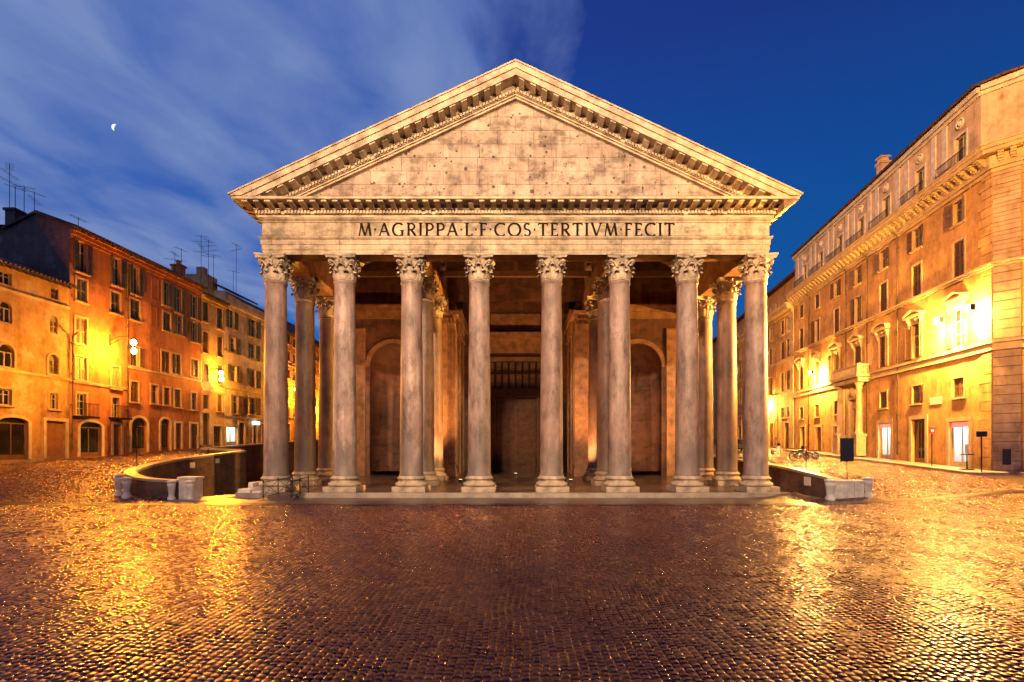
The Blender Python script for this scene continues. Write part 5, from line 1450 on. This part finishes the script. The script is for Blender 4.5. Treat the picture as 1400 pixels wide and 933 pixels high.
# pavement and kerb along the palace
def strip(f, u0, u1, d0, d1, dz, name, mat, n=40):
    mb = MB()
    for k in range(n):
        a = u0 + (u1 - u0) * k / n; b = u0 + (u1 - u0) * (k + 1) / n
        q = [f.p(a, 0, d1), f.p(b, 0, d1), f.p(b, 0, d0), f.p(a, 0, d0)]
        mb.hexa([(x, y, ground(x, y) - .3) for x, y, _ in q] + [(x, y, ground(x, y) + dz) for x, y, _ in q])
    o = mb.build(name, mat); tag(o, kind='structure'); return o
strip(RF, -1.2, 30, -.1, 2.05, .13, 'sidewalk', M['kerb'])
strip(RF, -1.3, 30, 2.055, 2.3, .15, 'kerb', M['trav'])
strip(NF, -.2, 22, -.1, 1.6, .128, 'sidewalk', M['kerb']); strip(NF, -1.2, 22, 1.605, 1.85, .15, 'kerb', M['trav'])

# ------------------------------------------------------------------ ditch walls beside the temple
st_W = blocks('ditch_wall_brick', (0.24, 0.14, 0.09), (0.17, 0.10, 0.065), 0.36, 0.09, 'X', 0.014, 0.0, 0.6, (0.12, 0.09, 0.07))
st_W2 = blocks('ditch_wall_brick_side', (0.17, 0.078, 0.045), (0.11, 0.050, 0.032), 0.36, 0.09, 'Y', 0.014, 0.0, 0.6, (0.12, 0.09, 0.07))
def smooth_path(pts, n=6):
    out = []
    for i in range(len(pts) - 1):
        p0 = pts[max(0, i - 1)]; p1 = pts[i]; p2 = pts[i + 1]; p3 = pts[min(len(pts) - 1, i + 2)]
        for k in range(n):
            t = k / n
            out.append(tuple(.5 * (2 * b + (c - a) * t + (2 * a - 5 * b + 4 * c - d) * t * t + (3 * b - a - 3 * c + d) * t ** 3) for a, b, c, d in zip(p0, p1, p2, p3)))
    return out + [pts[-1]]
def wall_path(name, label, pts, zbot, th, mat, cap_mat, signs=(), n=6):
    """pts (x, y, top)"""
    path = smooth_path(pts, n)
    rt = root(name, (path[0][0], path[0][1], 0), label, 'wall')
    def offs(d):
        o = []
        for i, p in enumerate(path):
            a = path[max(0, i - 1)]; b = path[min(len(path) - 1, i + 1)]; l = math.hypot(b[0] - a[0], b[1] - a[1]); o.append((p[0] - (b[1] - a[1]) / l * d, p[1] + (b[0] - a[0]) / l * d))
        return o
    def loft(name, d, z0f, z1f, mat):
        L_ = offs(d); Q = offs(-d); mb = MB(); rows = []
        for i, p in enumerate(path): rows.append([(*L_[i], z0f(p)), (*L_[i], z1f(p)), (*Q[i], z1f(p)), (*Q[i], z0f(p))])
        mb.grid(rows, closed_u=True, smooth=False); mb.face(rows[0]); mb.face(list(reversed(rows[-1]))); return mb.build(name, mat, rt)
    loft('wall_body', th / 2, lambda p: zbot, lambda p: p[2] - .16, mat); loft('coping', th / 2 + .06, lambda p: p[2] - .158, lambda p: p[2], cap_mat)
    return rt
WL = wall_path('ditch_wall', 'curved low brick wall with pale coping round the sunken ditch left of the temple', [(-19.9, 31.2, 1.12), (-22.0, 31.15, 1.20), (-23.9, 31.9, 1.45), (-24.9, 33.6, 1.76), (-25.05, 37, 2.2), (-25.05, 42, 2.55), (-25.05, 47.0, 2.85)], -1.2, .56, st_W2, M['slab'])
WL2 = wall_path('ditch_wall', 'straight brick wall on the far side of the left ditch, behind the curved wall', [(-25.35, 47.5, 2.95), (-27, 47.7, 2.98), (-28.7, 48.2, 3.05), (-29.0, 50, 3.2), (-29.0, 75, 4.4)], -1.2, .5, st_W2, M['slab'], n=5)
WR = wall_path('ditch_wall', 'straight brick retaining wall with pale coping right of the temple', [(18.85, 29.35, 1.18), (18.85, 33, 1.55), (18.85, 38, 1.9), (18.85, 50, 2.4), (18.85, 75, 3.6)], -1.2, .5, st_W2, M['slab'], n=4)
# wall ends of pale marble with slots, and the stone guard posts against them
mb = MB(); mb.box(-20.25, -19.25, 30.78, 31.5, 0.0, 1.18); mb.box(-20.32, -19.18, 30.72, 31.56, 1.182, 1.32); mb.box(-20.0, -19.5, 30.74, 30.779, .35, .9)
mb.build('wall_end', M['travpale'], WL)
mb = MB(); mb.box(18.0, 19.7, 28.95, 29.34, 0.0, 1.10); mb.box(17.94, 19.76, 28.9, 29.4, 1.102, 1.24)
for x in (18.55, 19.15): mb.box(x, x + .14, 28.9, 28.948, .1, 1.08)
mb.build('wall_end', M['travpale'], WR)
def guard_post(x, y, h, r, label, lean=0.0):
    rt = root('guard_post', (x, y, ground(x, y)), label, 'bollard', 'stone guard posts at the ditch wall ends')
    mb = MB(); z = ground(x, y)
    prof = [(r * 1.0, -.1), (r * 1.0, .12), (r * .72, .16), (r * .74, h * .3), (r * .9, h * .6), (r * 1.08, h * .82), (r * .95, h * .84), (r * 1.15, h * .88), (r * 1.12, h * .95), (r * .6, h * .99), (0.01, h)]
    mb.lathe(prof, x, y, z, 18); mb.build('post', M['travpale'], rt)
    mb = MB(); mb.torus((x, y, z + h * .86), r * .98, .025, (0, 0, 1), 18, 6); mb.build('iron_band', M['iron'], rt); return rt
guard_post(-23.85, 30.75, 1.25, .22, 'stone guard post outermost on the street side of the curved left wall')
guard_post(-23.15, 30.45, 1.2, .24, 'stone guard post where the curved left wall begins to bend')
guard_post(-20.5, 30.5, 1.15, .21, 'stone guard post left of the pale end block of the curved wall')
guard_post(-19.35, 30.45, 1.15, .21, 'stone guard post right of the pale end block of the curved wall')
guard_post(17.75, 28.9, 1.15, .26, 'stone guard post left of the end block of the right wall')
guard_post(19.95, 28.95, 1.1, .22, 'stone guard post right of the end block of the right wall')
# small plates fixed to the ditch walls
def plate(x, y, z, wd, hh, axis, label):
    mb = MB()
    if axis == 'x': mb.box(x - .02, x + .02, y - wd / 2, y + wd / 2, z - hh / 2, z + hh / 2)
    else: mb.box(x - wd / 2, x + wd / 2, y - .02, y + .02, z - hh / 2, z + hh / 2)
    o = mb.build('wall_plate', M['plaque'], None, (x, y, z)); tag(o, label, 'plate', 'small pale plates on the ditch walls', 'thing')
plate(-24.74, 39.2, 1.75, .55, .42, 'x', 'small pale plate nearer the bend inside the curved left wall')
plate(-24.74, 42.5, 2.0, .5, .38, 'x', 'small pale plate farther along inside the curved left wall')
plate(18.57, 32.6, .95, .7, .55, 'x', 'small pale plate inside the right retaining wall')
# ramp, rubble footing and railings beside the first column
mb = MB()
mb.hexa([(-15.0, 29.6, 0.0), (-12.9, 29.6, 0.0), (-13.3, 31.29, 0.0), (-14.7, 31.29, 0.0), (-15.0, 29.6, .03), (-12.9, 29.6, .03), (-13.3, 31.29, .29), (-14.7, 31.29, .29)])
tag(mb.build('ramp', M['darkslab']), kind='structure')
mb = MB()
for (x0, x1, y0, y1, z1) in ((-17.1, -16.2, 31.35, 32.2, .55), (-16.9, -16.5, 32.2, 33.6, .9), (-17.4, -16.9, 31.6, 33.0, .28), (-16.2, -15.6, 31.32, 31.9, .42)):
    mb.hexa([(x0, y0, -.2), (x1, y0, -.2), (x1, y1, -.2), (x0, y1, -.2), (x0 + .06, y0 + .08, z1), (x1 - .07, y0 + .05, z1 * .93), (x1 - .05, y1, z1), (x0 + .1, y1, z1 * .96)])
mb.build('footing_blocks', M['travpale'], T)
def railing(x0, x1, y0, y1, label, z0, z1):
    rt = root('railing', (x0, y0, z0), label, 'railing', 'iron railings of the entrance ramp'); a = Vector((x0, y0, z0)); b = Vector((x1, y1, z1)); up = Vector((0, 0, 1))
    mb = MB()
    for t in (0, .5, 1): mb.tube([a.lerp(b, t), a.lerp(b, t) + up * 1.05], .032, 6); mb.ball(a.lerp(b, t) + up * 1.08, .05, 6, 4)
    mb.build('post', M['iron'], rt); mb = MB(); mb.tube([a + up * 1.0, b + up * 1.0], .028, 6); mb.tube([a + up * .16, b + up * .16], .022, 6); mb.build('handrail', M['iron'], rt)
    mb = MB()
    for k in range(2):
        p = a.lerp(b, k / 2); q = a.lerp(b, (k + 1) / 2)
        mb.tube([p + up * .16, q + up * 1.0], .016, 5); mb.tube([p + up * 1.0, q + up * .16], .016, 5); d = (q - p).normalized(); mb.torus((p + q) / 2 + up * .58, .16, .014, d.cross(up), 14, 5)
    mb.build('cross_bars', M['iron'], rt)
railing(-14.75, -13.6, 29.9, 31.2, 'black iron railing with crossed bars before the first left column', .05, .30)
railing(-13.25, -12.75, 30.2, 31.5, 'short black iron railing at the inner side of the ramp by the second column', .05, .30)

# ------------------------------------------------------------------ lamps of the streets
def arm_lantern(name, f, u, z, out, label, nlamp=1, drop=.0, group='wall lanterns of the left houses'):
    """ornate iron bracket on the wall that carries one or two lanterns"""
    b = Vector(f.p(u, z, 0)); rt = root(name, b, label, 'lantern', group); n = Vector((f.n[0], f.n[1], 0)); d = Vector((f.d[0], f.d[1], 0)); up = Vector((0, 0, 1))
    mb = MB(); mb.tube([b + n * .02 - up * .4, b + n * .02 + up * .5], .05, 6)
    pts = [b + n * (out * t) + up * (.35 * math.sin(math.pi * t * .9) ) for t in [i / 8 for i in range(9)]]; mb.tube(pts, .035, 6)
    mb.tube([b - up * .35, b + n * out * .35 + up * .0, b + n * out * .6 + up * .30], .025, 6); mb.torus(b + n * out * .28 + up * .12, .14, .018, d, 14, 5); mb.build('bracket', M['iron'], rt)
    locs = []
    for k in range(nlamp):
        c = b + n * (out if k == 0 else out * .80) - up * (.15 if k == 0 else .75) + d * (0 if k == 0 else .55)
        if k: 
            m2 = MB(); m2.tube([pts[6], c + up * .3], .022, 5); m2.build('bracket', M['iron'], rt)
        ln = child('lantern', rt, c)
        mb = MB(); mb.lathe([(.04, .42), (.07, .36), (.26, .22), (.24, .20)], c.x, c.y, c.z, 10); mb.lathe([(.12, -.32), (.05, -.38), (.03, -.46)], c.x, c.y, c.z, 8)
        for q in range(6): a = 2 * math.pi * q / 6; mb.tube([c + Vector((.22 * math.cos(a), .22 * math.sin(a), .2)), c + Vector((.12 * math.cos(a), .12 * math.sin(a), -.32))], .012, 4)
        mb.build('lantern_frame', M['iron'], ln)
        mb = MB(); mb.ball(c - up * .03, .21, 12, 8, 1, 1, 1.25); mb.build('bulb', M['lampglow'], ln)
        locs.append(c)
    return locs
l1 = arm_lantern('wall_lantern', LF, LF.u(150), LF.z(150, 466), 2.1, 'double wall lantern high on the red house above its arched shops', 2)
l2 = arm_lantern('wall_lantern', LF, LF.u(284), LF.z(284, 508), 1.5, 'double wall lantern on the yellow house above its rusticated portal', 2)
l3 = arm_lantern('wall_lantern', LF, LF.u(388), LF.z(388, 531), 1.7, 'single wall lantern on the far orange house, seen beside the first column', 1)
def street_and_fill_light(f, u, z, out, power, col=SODIUM, size=.25):
    lamp('street_and_fill_light', 'POINT', f.p(u, z, out), power, col, size=size)
street_and_fill_light(LF, LF.u(140), LF.z(140, 482), 1.5, 5200)
street_and_fill_light(LF, LF.u(289), LF.z(289, 516), 1.35, 7000)
street_and_fill_light(LF, LF.u(394), LF.z(394, 540), 1.6, 5000)
street_and_fill_light(LF, LF.u(438), LF.z(438, 565), 1.6, 9000)
street_and_fill_light(LF, LF.u(30), LF.z(30, 520), 4.0, 2200)
for (q, pw, tg) in ((l1[0], 20000, (-9, 10, 0)), (l2[0], 20000, (-9, 10, 0))):
    lamp('street_and_fill_light', 'SPOT', (q.x + .35, q.y - .2, q.z), pw, (1.0, 0.34, 0.015), tg, .3, 75, 1.0)
def floodlight(f, u, z, label, power, target, spot=95, wallpower=900, ang=0, col=AMBER):
    b = Vector(f.p(u, z, 0)); rt = root('floodlight', b, label, 'floodlight', 'floodlights on the right palace'); n = Vector((f.n[0], f.n[1], 0)); d = Vector((f.d[0], f.d[1], 0)); up = Vector((0, 0, 1))
    mb = MB(); mb.tube([b, b + n * .9], .03, 6); mb.tube([b - up * .3, b + n * .8], .02, 6); mb.build('bracket', M['iron'], rt)
    c = b + n * 1.0; mb = MB(); f.box(mb, u - .3, u + .3, z - .05, z + .38, .85, 1.15); mb.build('housing', M['iron'], rt)
    mb = MB(); f.box(mb, u - .26, u + .26, z - .01, z + .34, 1.152, 1.17); mb.build('lamp_glass', M['floodglow'], rt)
    lamp('flood_lamp', 'SPOT', c + n * .3 + up * .15, power, col, target, .25, spot, .6)
    lamp('flood_glow_lamp', 'POINT', c + n * .05 - up * .35, wallpower, (1.0, 0.47, 0.08), size=.2)
floodlight(RF, RF.u(1304), 12.3, 'floodlight beside the pedimented corner window of the palace', 120000, (12, 33, 16), 80, 17000)
floodlight(RF, RF.u(1348), 12.4, 'floodlight at the rusticated corner of the palace', 9000, (0, 24, 0), 110, 16000)
floodlight(RF, RF.u(1122), 11.6, 'floodlight farther along the palace above the small doors', 12000, (12, 40, 12), 90, 17000)
floodlight(RF, RF.u(1052), 9.5, 'floodlight on the yellow house behind the last column', 2500, (14, 45, 10), 110, 12000)
lamp('street_and_fill_light', 'POINT', NF.p(3.5, 11.6, 1.2), 8000, SODIUM, size=.2)
# ground lamps added inside the portico to wash the inner columns and beams
def uplight(x, y, power, col, target, spot, label):
    z = floor_z(y); rt = root('added_floor_lamp', (x, y, z), label, 'floor lamp', 'small floor lamps added to light the portico')
    mb = MB(); mb.box(x - .15, x + .15, y - .12, y + .12, z, z + .2); mb.build('housing', M['iron'], rt)
    mb = MB(); mb.box(x - .12, x + .12, y - .09, y + .09, z + .202, z + .215); mb.build('lamp_glass', emit('added_floor_lamp_glow', (1, .6, .25), 4), rt)
    lamp('added_floor_lamp_light', 'SPOT', (x, y, z + .35), power, col, target, .12, spot, .7)
OR = (1.0, 0.47, 0.15)
uplight(-8.3, 40.0, 9500, OR, (-6.4, 45, 13), 95, 'small added floor lamp behind the inner columns left of the passage')
uplight(4.3, 40.0, 8000, OR, (6.4, 44.5, 13), 95, 'small added floor lamp beside the inner columns right of the passage')
uplight(-4.3, 40.0, 7500, OR, (-6.2, 44, 13), 95, 'small added floor lamp beside the inner columns left of the passage')
uplight(13.5, 40.5, 3600, OR, (11, 47, 8), 95, 'small added floor lamp near the right niche')
uplight(0.0, 47.2, 1300, OR, (0, 54, 9), 95, 'small added floor lamp in the passage before the bronze door')

# ------------------------------------------------------------------ street furniture
def sign_post(px, py_base, py_top, Y, label, kind):
    b = P(px, py_base, Y); t = P(px, py_top, Y); z = ground(b.x, Y); rt = root('sign_post', (b.x, Y, z), label, 'sign', None)
    mb = MB(); mb.tube([(b.x, Y, z - .1), (b.x, Y, t.z)], .035, 8); mb.build('post', M['iron'], rt)
    if kind == 'panel':
        mb = MB(); mb.box(b.x - .34, b.x + .34, Y - .05, Y + .05, t.z - 1.35, t.z); mb.build('panel', M['signblack'], rt)
        mb = MB(); mb.box(b.x - .37, b.x - .341, Y - .06, Y + .06, t.z - 1.38, t.z + .03); mb.box(b.x + .341, b.x + .37, Y - .06, Y + .06, t.z - 1.38, t.z + .03); mb.box(b.x - .341, b.x + .341, Y - .06, Y + .06, t.z + .001, t.z + .03); mb.build('panel_frame', M['iron'], rt)
    elif kind == 'red':
        mb = MB(); mb.box(b.x - .22, b.x + .22, Y - .06, Y - .02, t.z - .42, t.z + .02); mb.build('plate', M['red'], rt); mb = MB(); mb.box(b.x - .1, b.x + .1, Y - .068, Y - .062, t.z - .3, t.z - .14); mb.build('white_mark', M['white'], rt)
    elif kind == 'board':
        mb = MB(); mb.box(b.x - .32, b.x + .32, Y - .05, Y + .05, t.z - .35, t.z); mb.build('plate', M['signblack'], rt)
    elif kind == 'small':
        mb = MB(); mb.box(b.x - .12, b.x + .12, Y - .04, Y + .04, t.z - .9, t.z - .1); mb.build('plate', M['signblack'], rt)
    return rt
sign_post(1158, 655, 600, 30.5, 'dark information panel on a post behind the right wall end', 'panel')
sign_post(1102, 640, 610, 35.5, 'thin bare pole standing on the right retaining wall', 'pole')
sign_post(1274, 640, 585, 38.3, 'red square sign on a thin post between the palace shops', 'red')
sign_post(1342, 648, 590, 33.3, 'thin post with a small dark board near the palace corner', 'board')
sign_post(187, 640, 598, 34.0, 'thin pole beside the bend of the curved left wall', 'pole')
sign_post(267, 626, 582, 46.5, 'post with a narrow dark plate before the yellow house portal', 'small')
# café stand on the pavement before the lit shop
b = P(1322, 648, 35.0); z = ground(b.x, 35) + .13; cs = root('pavement_stand', (b.x, 35, z), 'small dark stand with a round foot on the pavement before the lit shop', 'stand')
mb = MB(); mb.lathe([(.42, 0), (.42, .05), (.05, .09), (.035, 1.0), (.04, 1.02)], b.x, 35, z, 16); mb.build('foot', M['iron'], cs)
mb = MB(); mb.lathe([(.05, 1.0), (.40, 1.03), (.40, 1.08), (.01, 1.09)], b.x, 35, z, 16); mb.build('tray', M['signblack'], cs)
mb = MB(); mb.box(b.x - .12, b.x + .12, 34.98, 35.02, z + 1.09, z + 1.75); mb.build('card', M['white'], cs)

def wheel(parent, c, r, axis, th=.11):
    w_ = child('wheel', parent, c); mb = MB(); mb.torus(c, r - th / 2, th / 2, axis, 22, 8); mb.build('tyre', M['rubber'], w_)
    mb = MB(); a = Vector(axis).normalized(); mb.torus(c, r - th - .01, .02, axis, 18, 5); o = a.orthogonal().normalized(); p = a.cross(o)
    for k in range(8): t = 2 * math.pi * k / 8; mb.tube([Vector(c), Vector(c) + (o * math.cos(t) + p * math.sin(t)) * (r - th)], .012, 4)
    mb.tube([Vector(c) - a * .08, Vector(c) + a * .08], .04, 8); mb.build('rim', M['chrome'], w_)
def motorbike(x, Y, ang, label, scooter=False, body='carpaint'):
    z = ground(x, Y); rt = root('scooter' if scooter else 'motorcycle', (x, Y, z), label, 'scooter' if scooter else 'motorcycle', 'parked two-wheelers on the right street')
    ca, sa = math.cos(ang), math.sin(ang); W_ = lambda l, s_, h: Vector((x + l * ca - s_ * sa, Y + l * sa + s_ * ca, z + h)); ax = Vector((-sa, ca, 0))
    r = .27 if scooter else .33; L_ = .62 if scooter else .72
    wheel(rt, W_(-L_, 0, r), r, ax); wheel(rt, W_(L_, 0, r), r, ax)
    def blob(name, mat, secs, sub=None):
        mb = MB(); rows = []
        for l, h, hw, hh in secs: rows.append([W_(l, hw * math.cos(2 * math.pi * k / 12), h + hh * math.sin(2 * math.pi * k / 12)) for k in range(12)])
        mb.grid(rows, closed_u=True); mb.face(list(reversed(rows[0]))); mb.face(rows[-1]); return mb.build(name, mat, rt)
    if scooter:
        blob('body', M[body], [(-.85, .62, .05, .05), (-.7, .60, .16, .14), (-.35, .52, .19, .2), (-.1, .34, .17, .1), (.25, .26, .18, .06), (.40, .30, .18, .06)])
        mb = MB(); mb.hexa([W_(.38, -.2, .28), W_(.42, -.2, .28), W_(.42, .2, .28), W_(.38, .2, .28), W_(.50, -.17, .98), W_(.56, -.1, .98), W_(.56, .1, .98), W_(.50, .17, .98)]); mb.build('leg_shield', M[body], rt)
        blob('seat', M['rubber'], [(-.8, .76, .08, .05), (-.5, .78, .15, .06), (-.1, .76, .11, .05), (0, .75, .04, .03)])
    else:
        blob('tank', M[body], [(-.05, .80, .06, .06), (.08, .84, .15, .11), (.28, .86, .16, .13), (.42, .84, .06, .06)])
        blob('seat', M['rubber'], [(-.85, .84, .05, .04), (-.6, .80, .13, .06), (-.25, .76, .14, .06), (-.03, .78, .07, .05)])
        blob('engine', M['chrome'], [(-.22, .42, .08, .08), (-.1, .44, .17, .18), (.15, .46, .17, .2), (.28, .46, .07, .1)])
        mb = MB(); mb.tube([W_(.45, 0, .9), W_(.1, 0, .68), W_(-.3, 0, .62), W_(-.72, 0, .33)], .035, 6); mb.tube([W_(.42, 0, .8), W_(.25, 0, .28), W_(-.3, 0, .26), W_(-.72, 0, .33)], .03, 6); mb.build('frame', M['iron'], rt)
        mb = MB(); mb.tube([W_(.1, .17, .35), W_(-.3, .2, .3), W_(-.95, .22, .38)], [.03, .04, .06], 8); mb.build('exhaust', M['chrome'], rt)
    mb = MB(); mb.tube([W_(L_, .09, r), W_(.48, .08, .92)], .025, 6); mb.tube([W_(L_, -.09, r), W_(.48, -.08, .92)], .025, 6); mb.build('fork', M['chrome'], rt)
    mb = MB(); mb.tube([W_(.38, .36, 1.06), W_(.46, .15, 1.02), W_(.46, -.15, 1.02), W_(.38, -.36, 1.06)], .022, 6); mb.build('handlebar', M['iron'], rt)
    mb = MB(); mb.ball(W_(.60, 0, .88), .10, 10, 8); mb.build('headlight', M['chrome'], rt)
    mb = MB(); mb.hexa([W_(.50, -.16, .95), W_(.54, -.16, .95), W_(.54, .16, .95), W_(.50, .16, .95), W_(.38, -.12, 1.28), W_(.40, -.12, 1.28), W_(.40, .12, 1.28), W_(.38, .12, 1.28)]); mb.build('windscreen', M['glass'], rt)
    blob('mudguard', M[body], [(-.95, .68, .05, .02), (-.75, .72, .09, .03), (-.55, .68, .08, .03)])
p = P(1092, 622, 47); motorbike(p.x, 47, R(10), 'dark motorcycle parked side-on in the right street, nearest the temple')
p = P(1103, 622, 48); motorbike(p.x, 48, R(165), 'dark motorcycle with red tank parked close behind the nearest motorcycle', body='red')
p = P(1061, 617, 55); motorbike(p.x, 55, R(30), 'pale scooter parked beside the last front column, in the right street', True, 'white')
p = P(1008, 612, 62)
def car(x, Y, ang, label):
    z = ground(x, Y); rt = root('parked_car', (x, Y, z), label, 'car'); ca, sa = math.cos(ang), math.sin(ang); W_ = lambda l, s_, h: Vector((x + l * ca - s_ * sa, Y + l * sa + s_ * ca, z + h))
    def loft(name, mat, secs):
        mb = MB(); rows = []
        for l, hw, z0, z1 in secs: rows.append([W_(l, -hw, z0), W_(l, -hw * 1.02, (z0 + z1) / 2), W_(l, -hw * .92, z1), W_(l, hw * .92, z1), W_(l, hw * 1.02, (z0 + z1) / 2), W_(l, hw, z0)])
        mb.grid(rows, closed_u=True); mb.face(list(reversed(rows[0]))); mb.face(rows[-1]); return mb.build(name, mat, rt)
    loft('body', M['carpaint'], [(-1.9, .6, .4, .75), (-1.75, .78, .28, .9), (-.8, .82, .25, .95), (.6, .82, .25, .92), (1.5, .8, .28, .80), (1.9, .6, .36, .62)])
    loft('window', M['glass'], [(-1.65, .66, .9, .96), (-1.2, .66, .92, 1.36), (.1, .66, .92, 1.42), (.85, .68, .90, .95)]); loft('roof', M['carpaint'], [(-1.15, .58, 1.365, 1.42), (-.4, .6, 1.42, 1.48), (.1, .58, 1.425, 1.46)])
    for l in (-1.2, 1.2):
        for s_ in (-.76, .76): wheel(rt, W_(l, s_, .31), .31, (-sa, ca, 0), .16)
    for s_ in (-.55, .55): mb = MB(); mb.ball(W_(1.82, s_, .62), .12, 8, 6, 1, 1, .8); mb.build('headlight', M['chrome'], rt)
car(p.x, 62, R(80), 'dark small car parked in the right street between the last two columns')

# ------------------------------------------------------------------ aerials on the left roofs
AERIAL = 'television aerials on the left roofs'
def aerial(px, ytop, ybot, Y, bars, label):
    a = P(px, ybot, Y); t = P(px, ytop, Y); rt = root('roof_aerial', a, label, 'aerial', AERIAL)
    mb = MB(); mb.tube([a - Vector((0, 0, .6)), t], .024, 5); mb.build('mast', M['iron'], rt); mb = MB(); H_ = t.z - a.z
    for k in range(bars):
        h = t.z - .12 - k * .62; L_ = .7 + .25 * (k % 3); an = random.uniform(0, 3); d = Vector((math.cos(an), math.sin(an), 0)); c = Vector((t.x, Y, h)); mb.tube([c - d * L_, c + d * L_], .015, 4)
        e = Vector((-d.y, d.x, 0))
        for q in range(7): m = c + d * (L_ * (q / 3 - 1)); mb.tube([m - e * .28, m + e * .28], .009, 4)
    mb.build('crossbars', M['iron'], rt)
for px, yt, yb, Y, n_, lb in ((13, 226, 292, 42, 3, 'tallest aerial on the far left roof edge'), (21, 255, 292, 42.5, 1, 'thin aerial with one bar just right of the tallest aerial'), (33, 254, 290, 43, 1, 'short aerial with a single bar before the red gable'), (47, 262, 289, 43.5, 2, 'aerial standing on the red gable peak'),
                              (107, 297, 309, 42.5, 1, 'stubby aerial near the front corner of the red roof'), (239, 346, 378, 54, 2, 'aerial left of the roof chimney of the red house'), (248, 340, 380, 54, 1, 'slim aerial right beside the roof chimney of the red house'), (275, 322, 385, 60, 4, 'tall aerial with four bars above the yellow house'),
                              (285, 328, 385, 61, 4, 'second tall aerial, a little right of the four-barred one'), (292, 348, 388, 61, 1, 'short aerial right of the pair of tall aerials'), (323, 334, 395, 64, 2, 'lone thin aerial above the cream house terrace'), (319, 370, 398, 64, 1, 'low aerial on the cream house terrace')):
    aerial(px, yt, yb, Y, n_, lb)
p = P(244, 372, 55); mb = MB(); mb.box(p.x - .5, p.x + .5, 54.6, 55.4, 19.5, p.z + .5); mb.box(p.x - .62, p.x + .62, 54.5, 55.5, p.z + .502, p.z + .7); mb.lathe([(.2, 0), (.2, .3), (.3, .45), (.01, .6)], p.x, 55, p.z + .702, 10); mb.build('chimney', st_B, B)
p = P(277, 382, 62); mb = MB(); mb.box(p.x - 1.4, p.x + 1.2, 61, 63, 19.5, p.z + .3); mb.box(p.x - .4, p.x + .5, 61.4, 62.2, p.z + .3, p.z + 1.3); mb.build('chimney', st_C, Cc)

# ------------------------------------------------------------------ moon: lit crescent of a sphere, far out in the sky
c = P(158, 175, 1500); mb = MB(); rr = 9.5; vd = (c - Vector((0, 0, EYE))).normalized(); lit = Vector((-.80, 0, .42)) ; s1 = lit - vd * lit.dot(vd); s1.normalize(); s2 = vd.cross(s1).normalized()
rows = []
for i in range(15):
    ph = math.pi * i / 14 - math.pi / 2; row = []
    for j in range(9):
        th = R(18) + R(72) * j / 8
        row.append(c + s2 * (rr * math.sin(ph)) + (s1 * math.sin(th) - vd * math.cos(th)) * rr * math.cos(ph))
    rows.append(row)
mb.grid(rows); m_ = mb.build('moon', M['moon'], None, c); tag(m_, 'small bright crescent moon high in the sky left of the pediment', 'moon', None, 'thing')
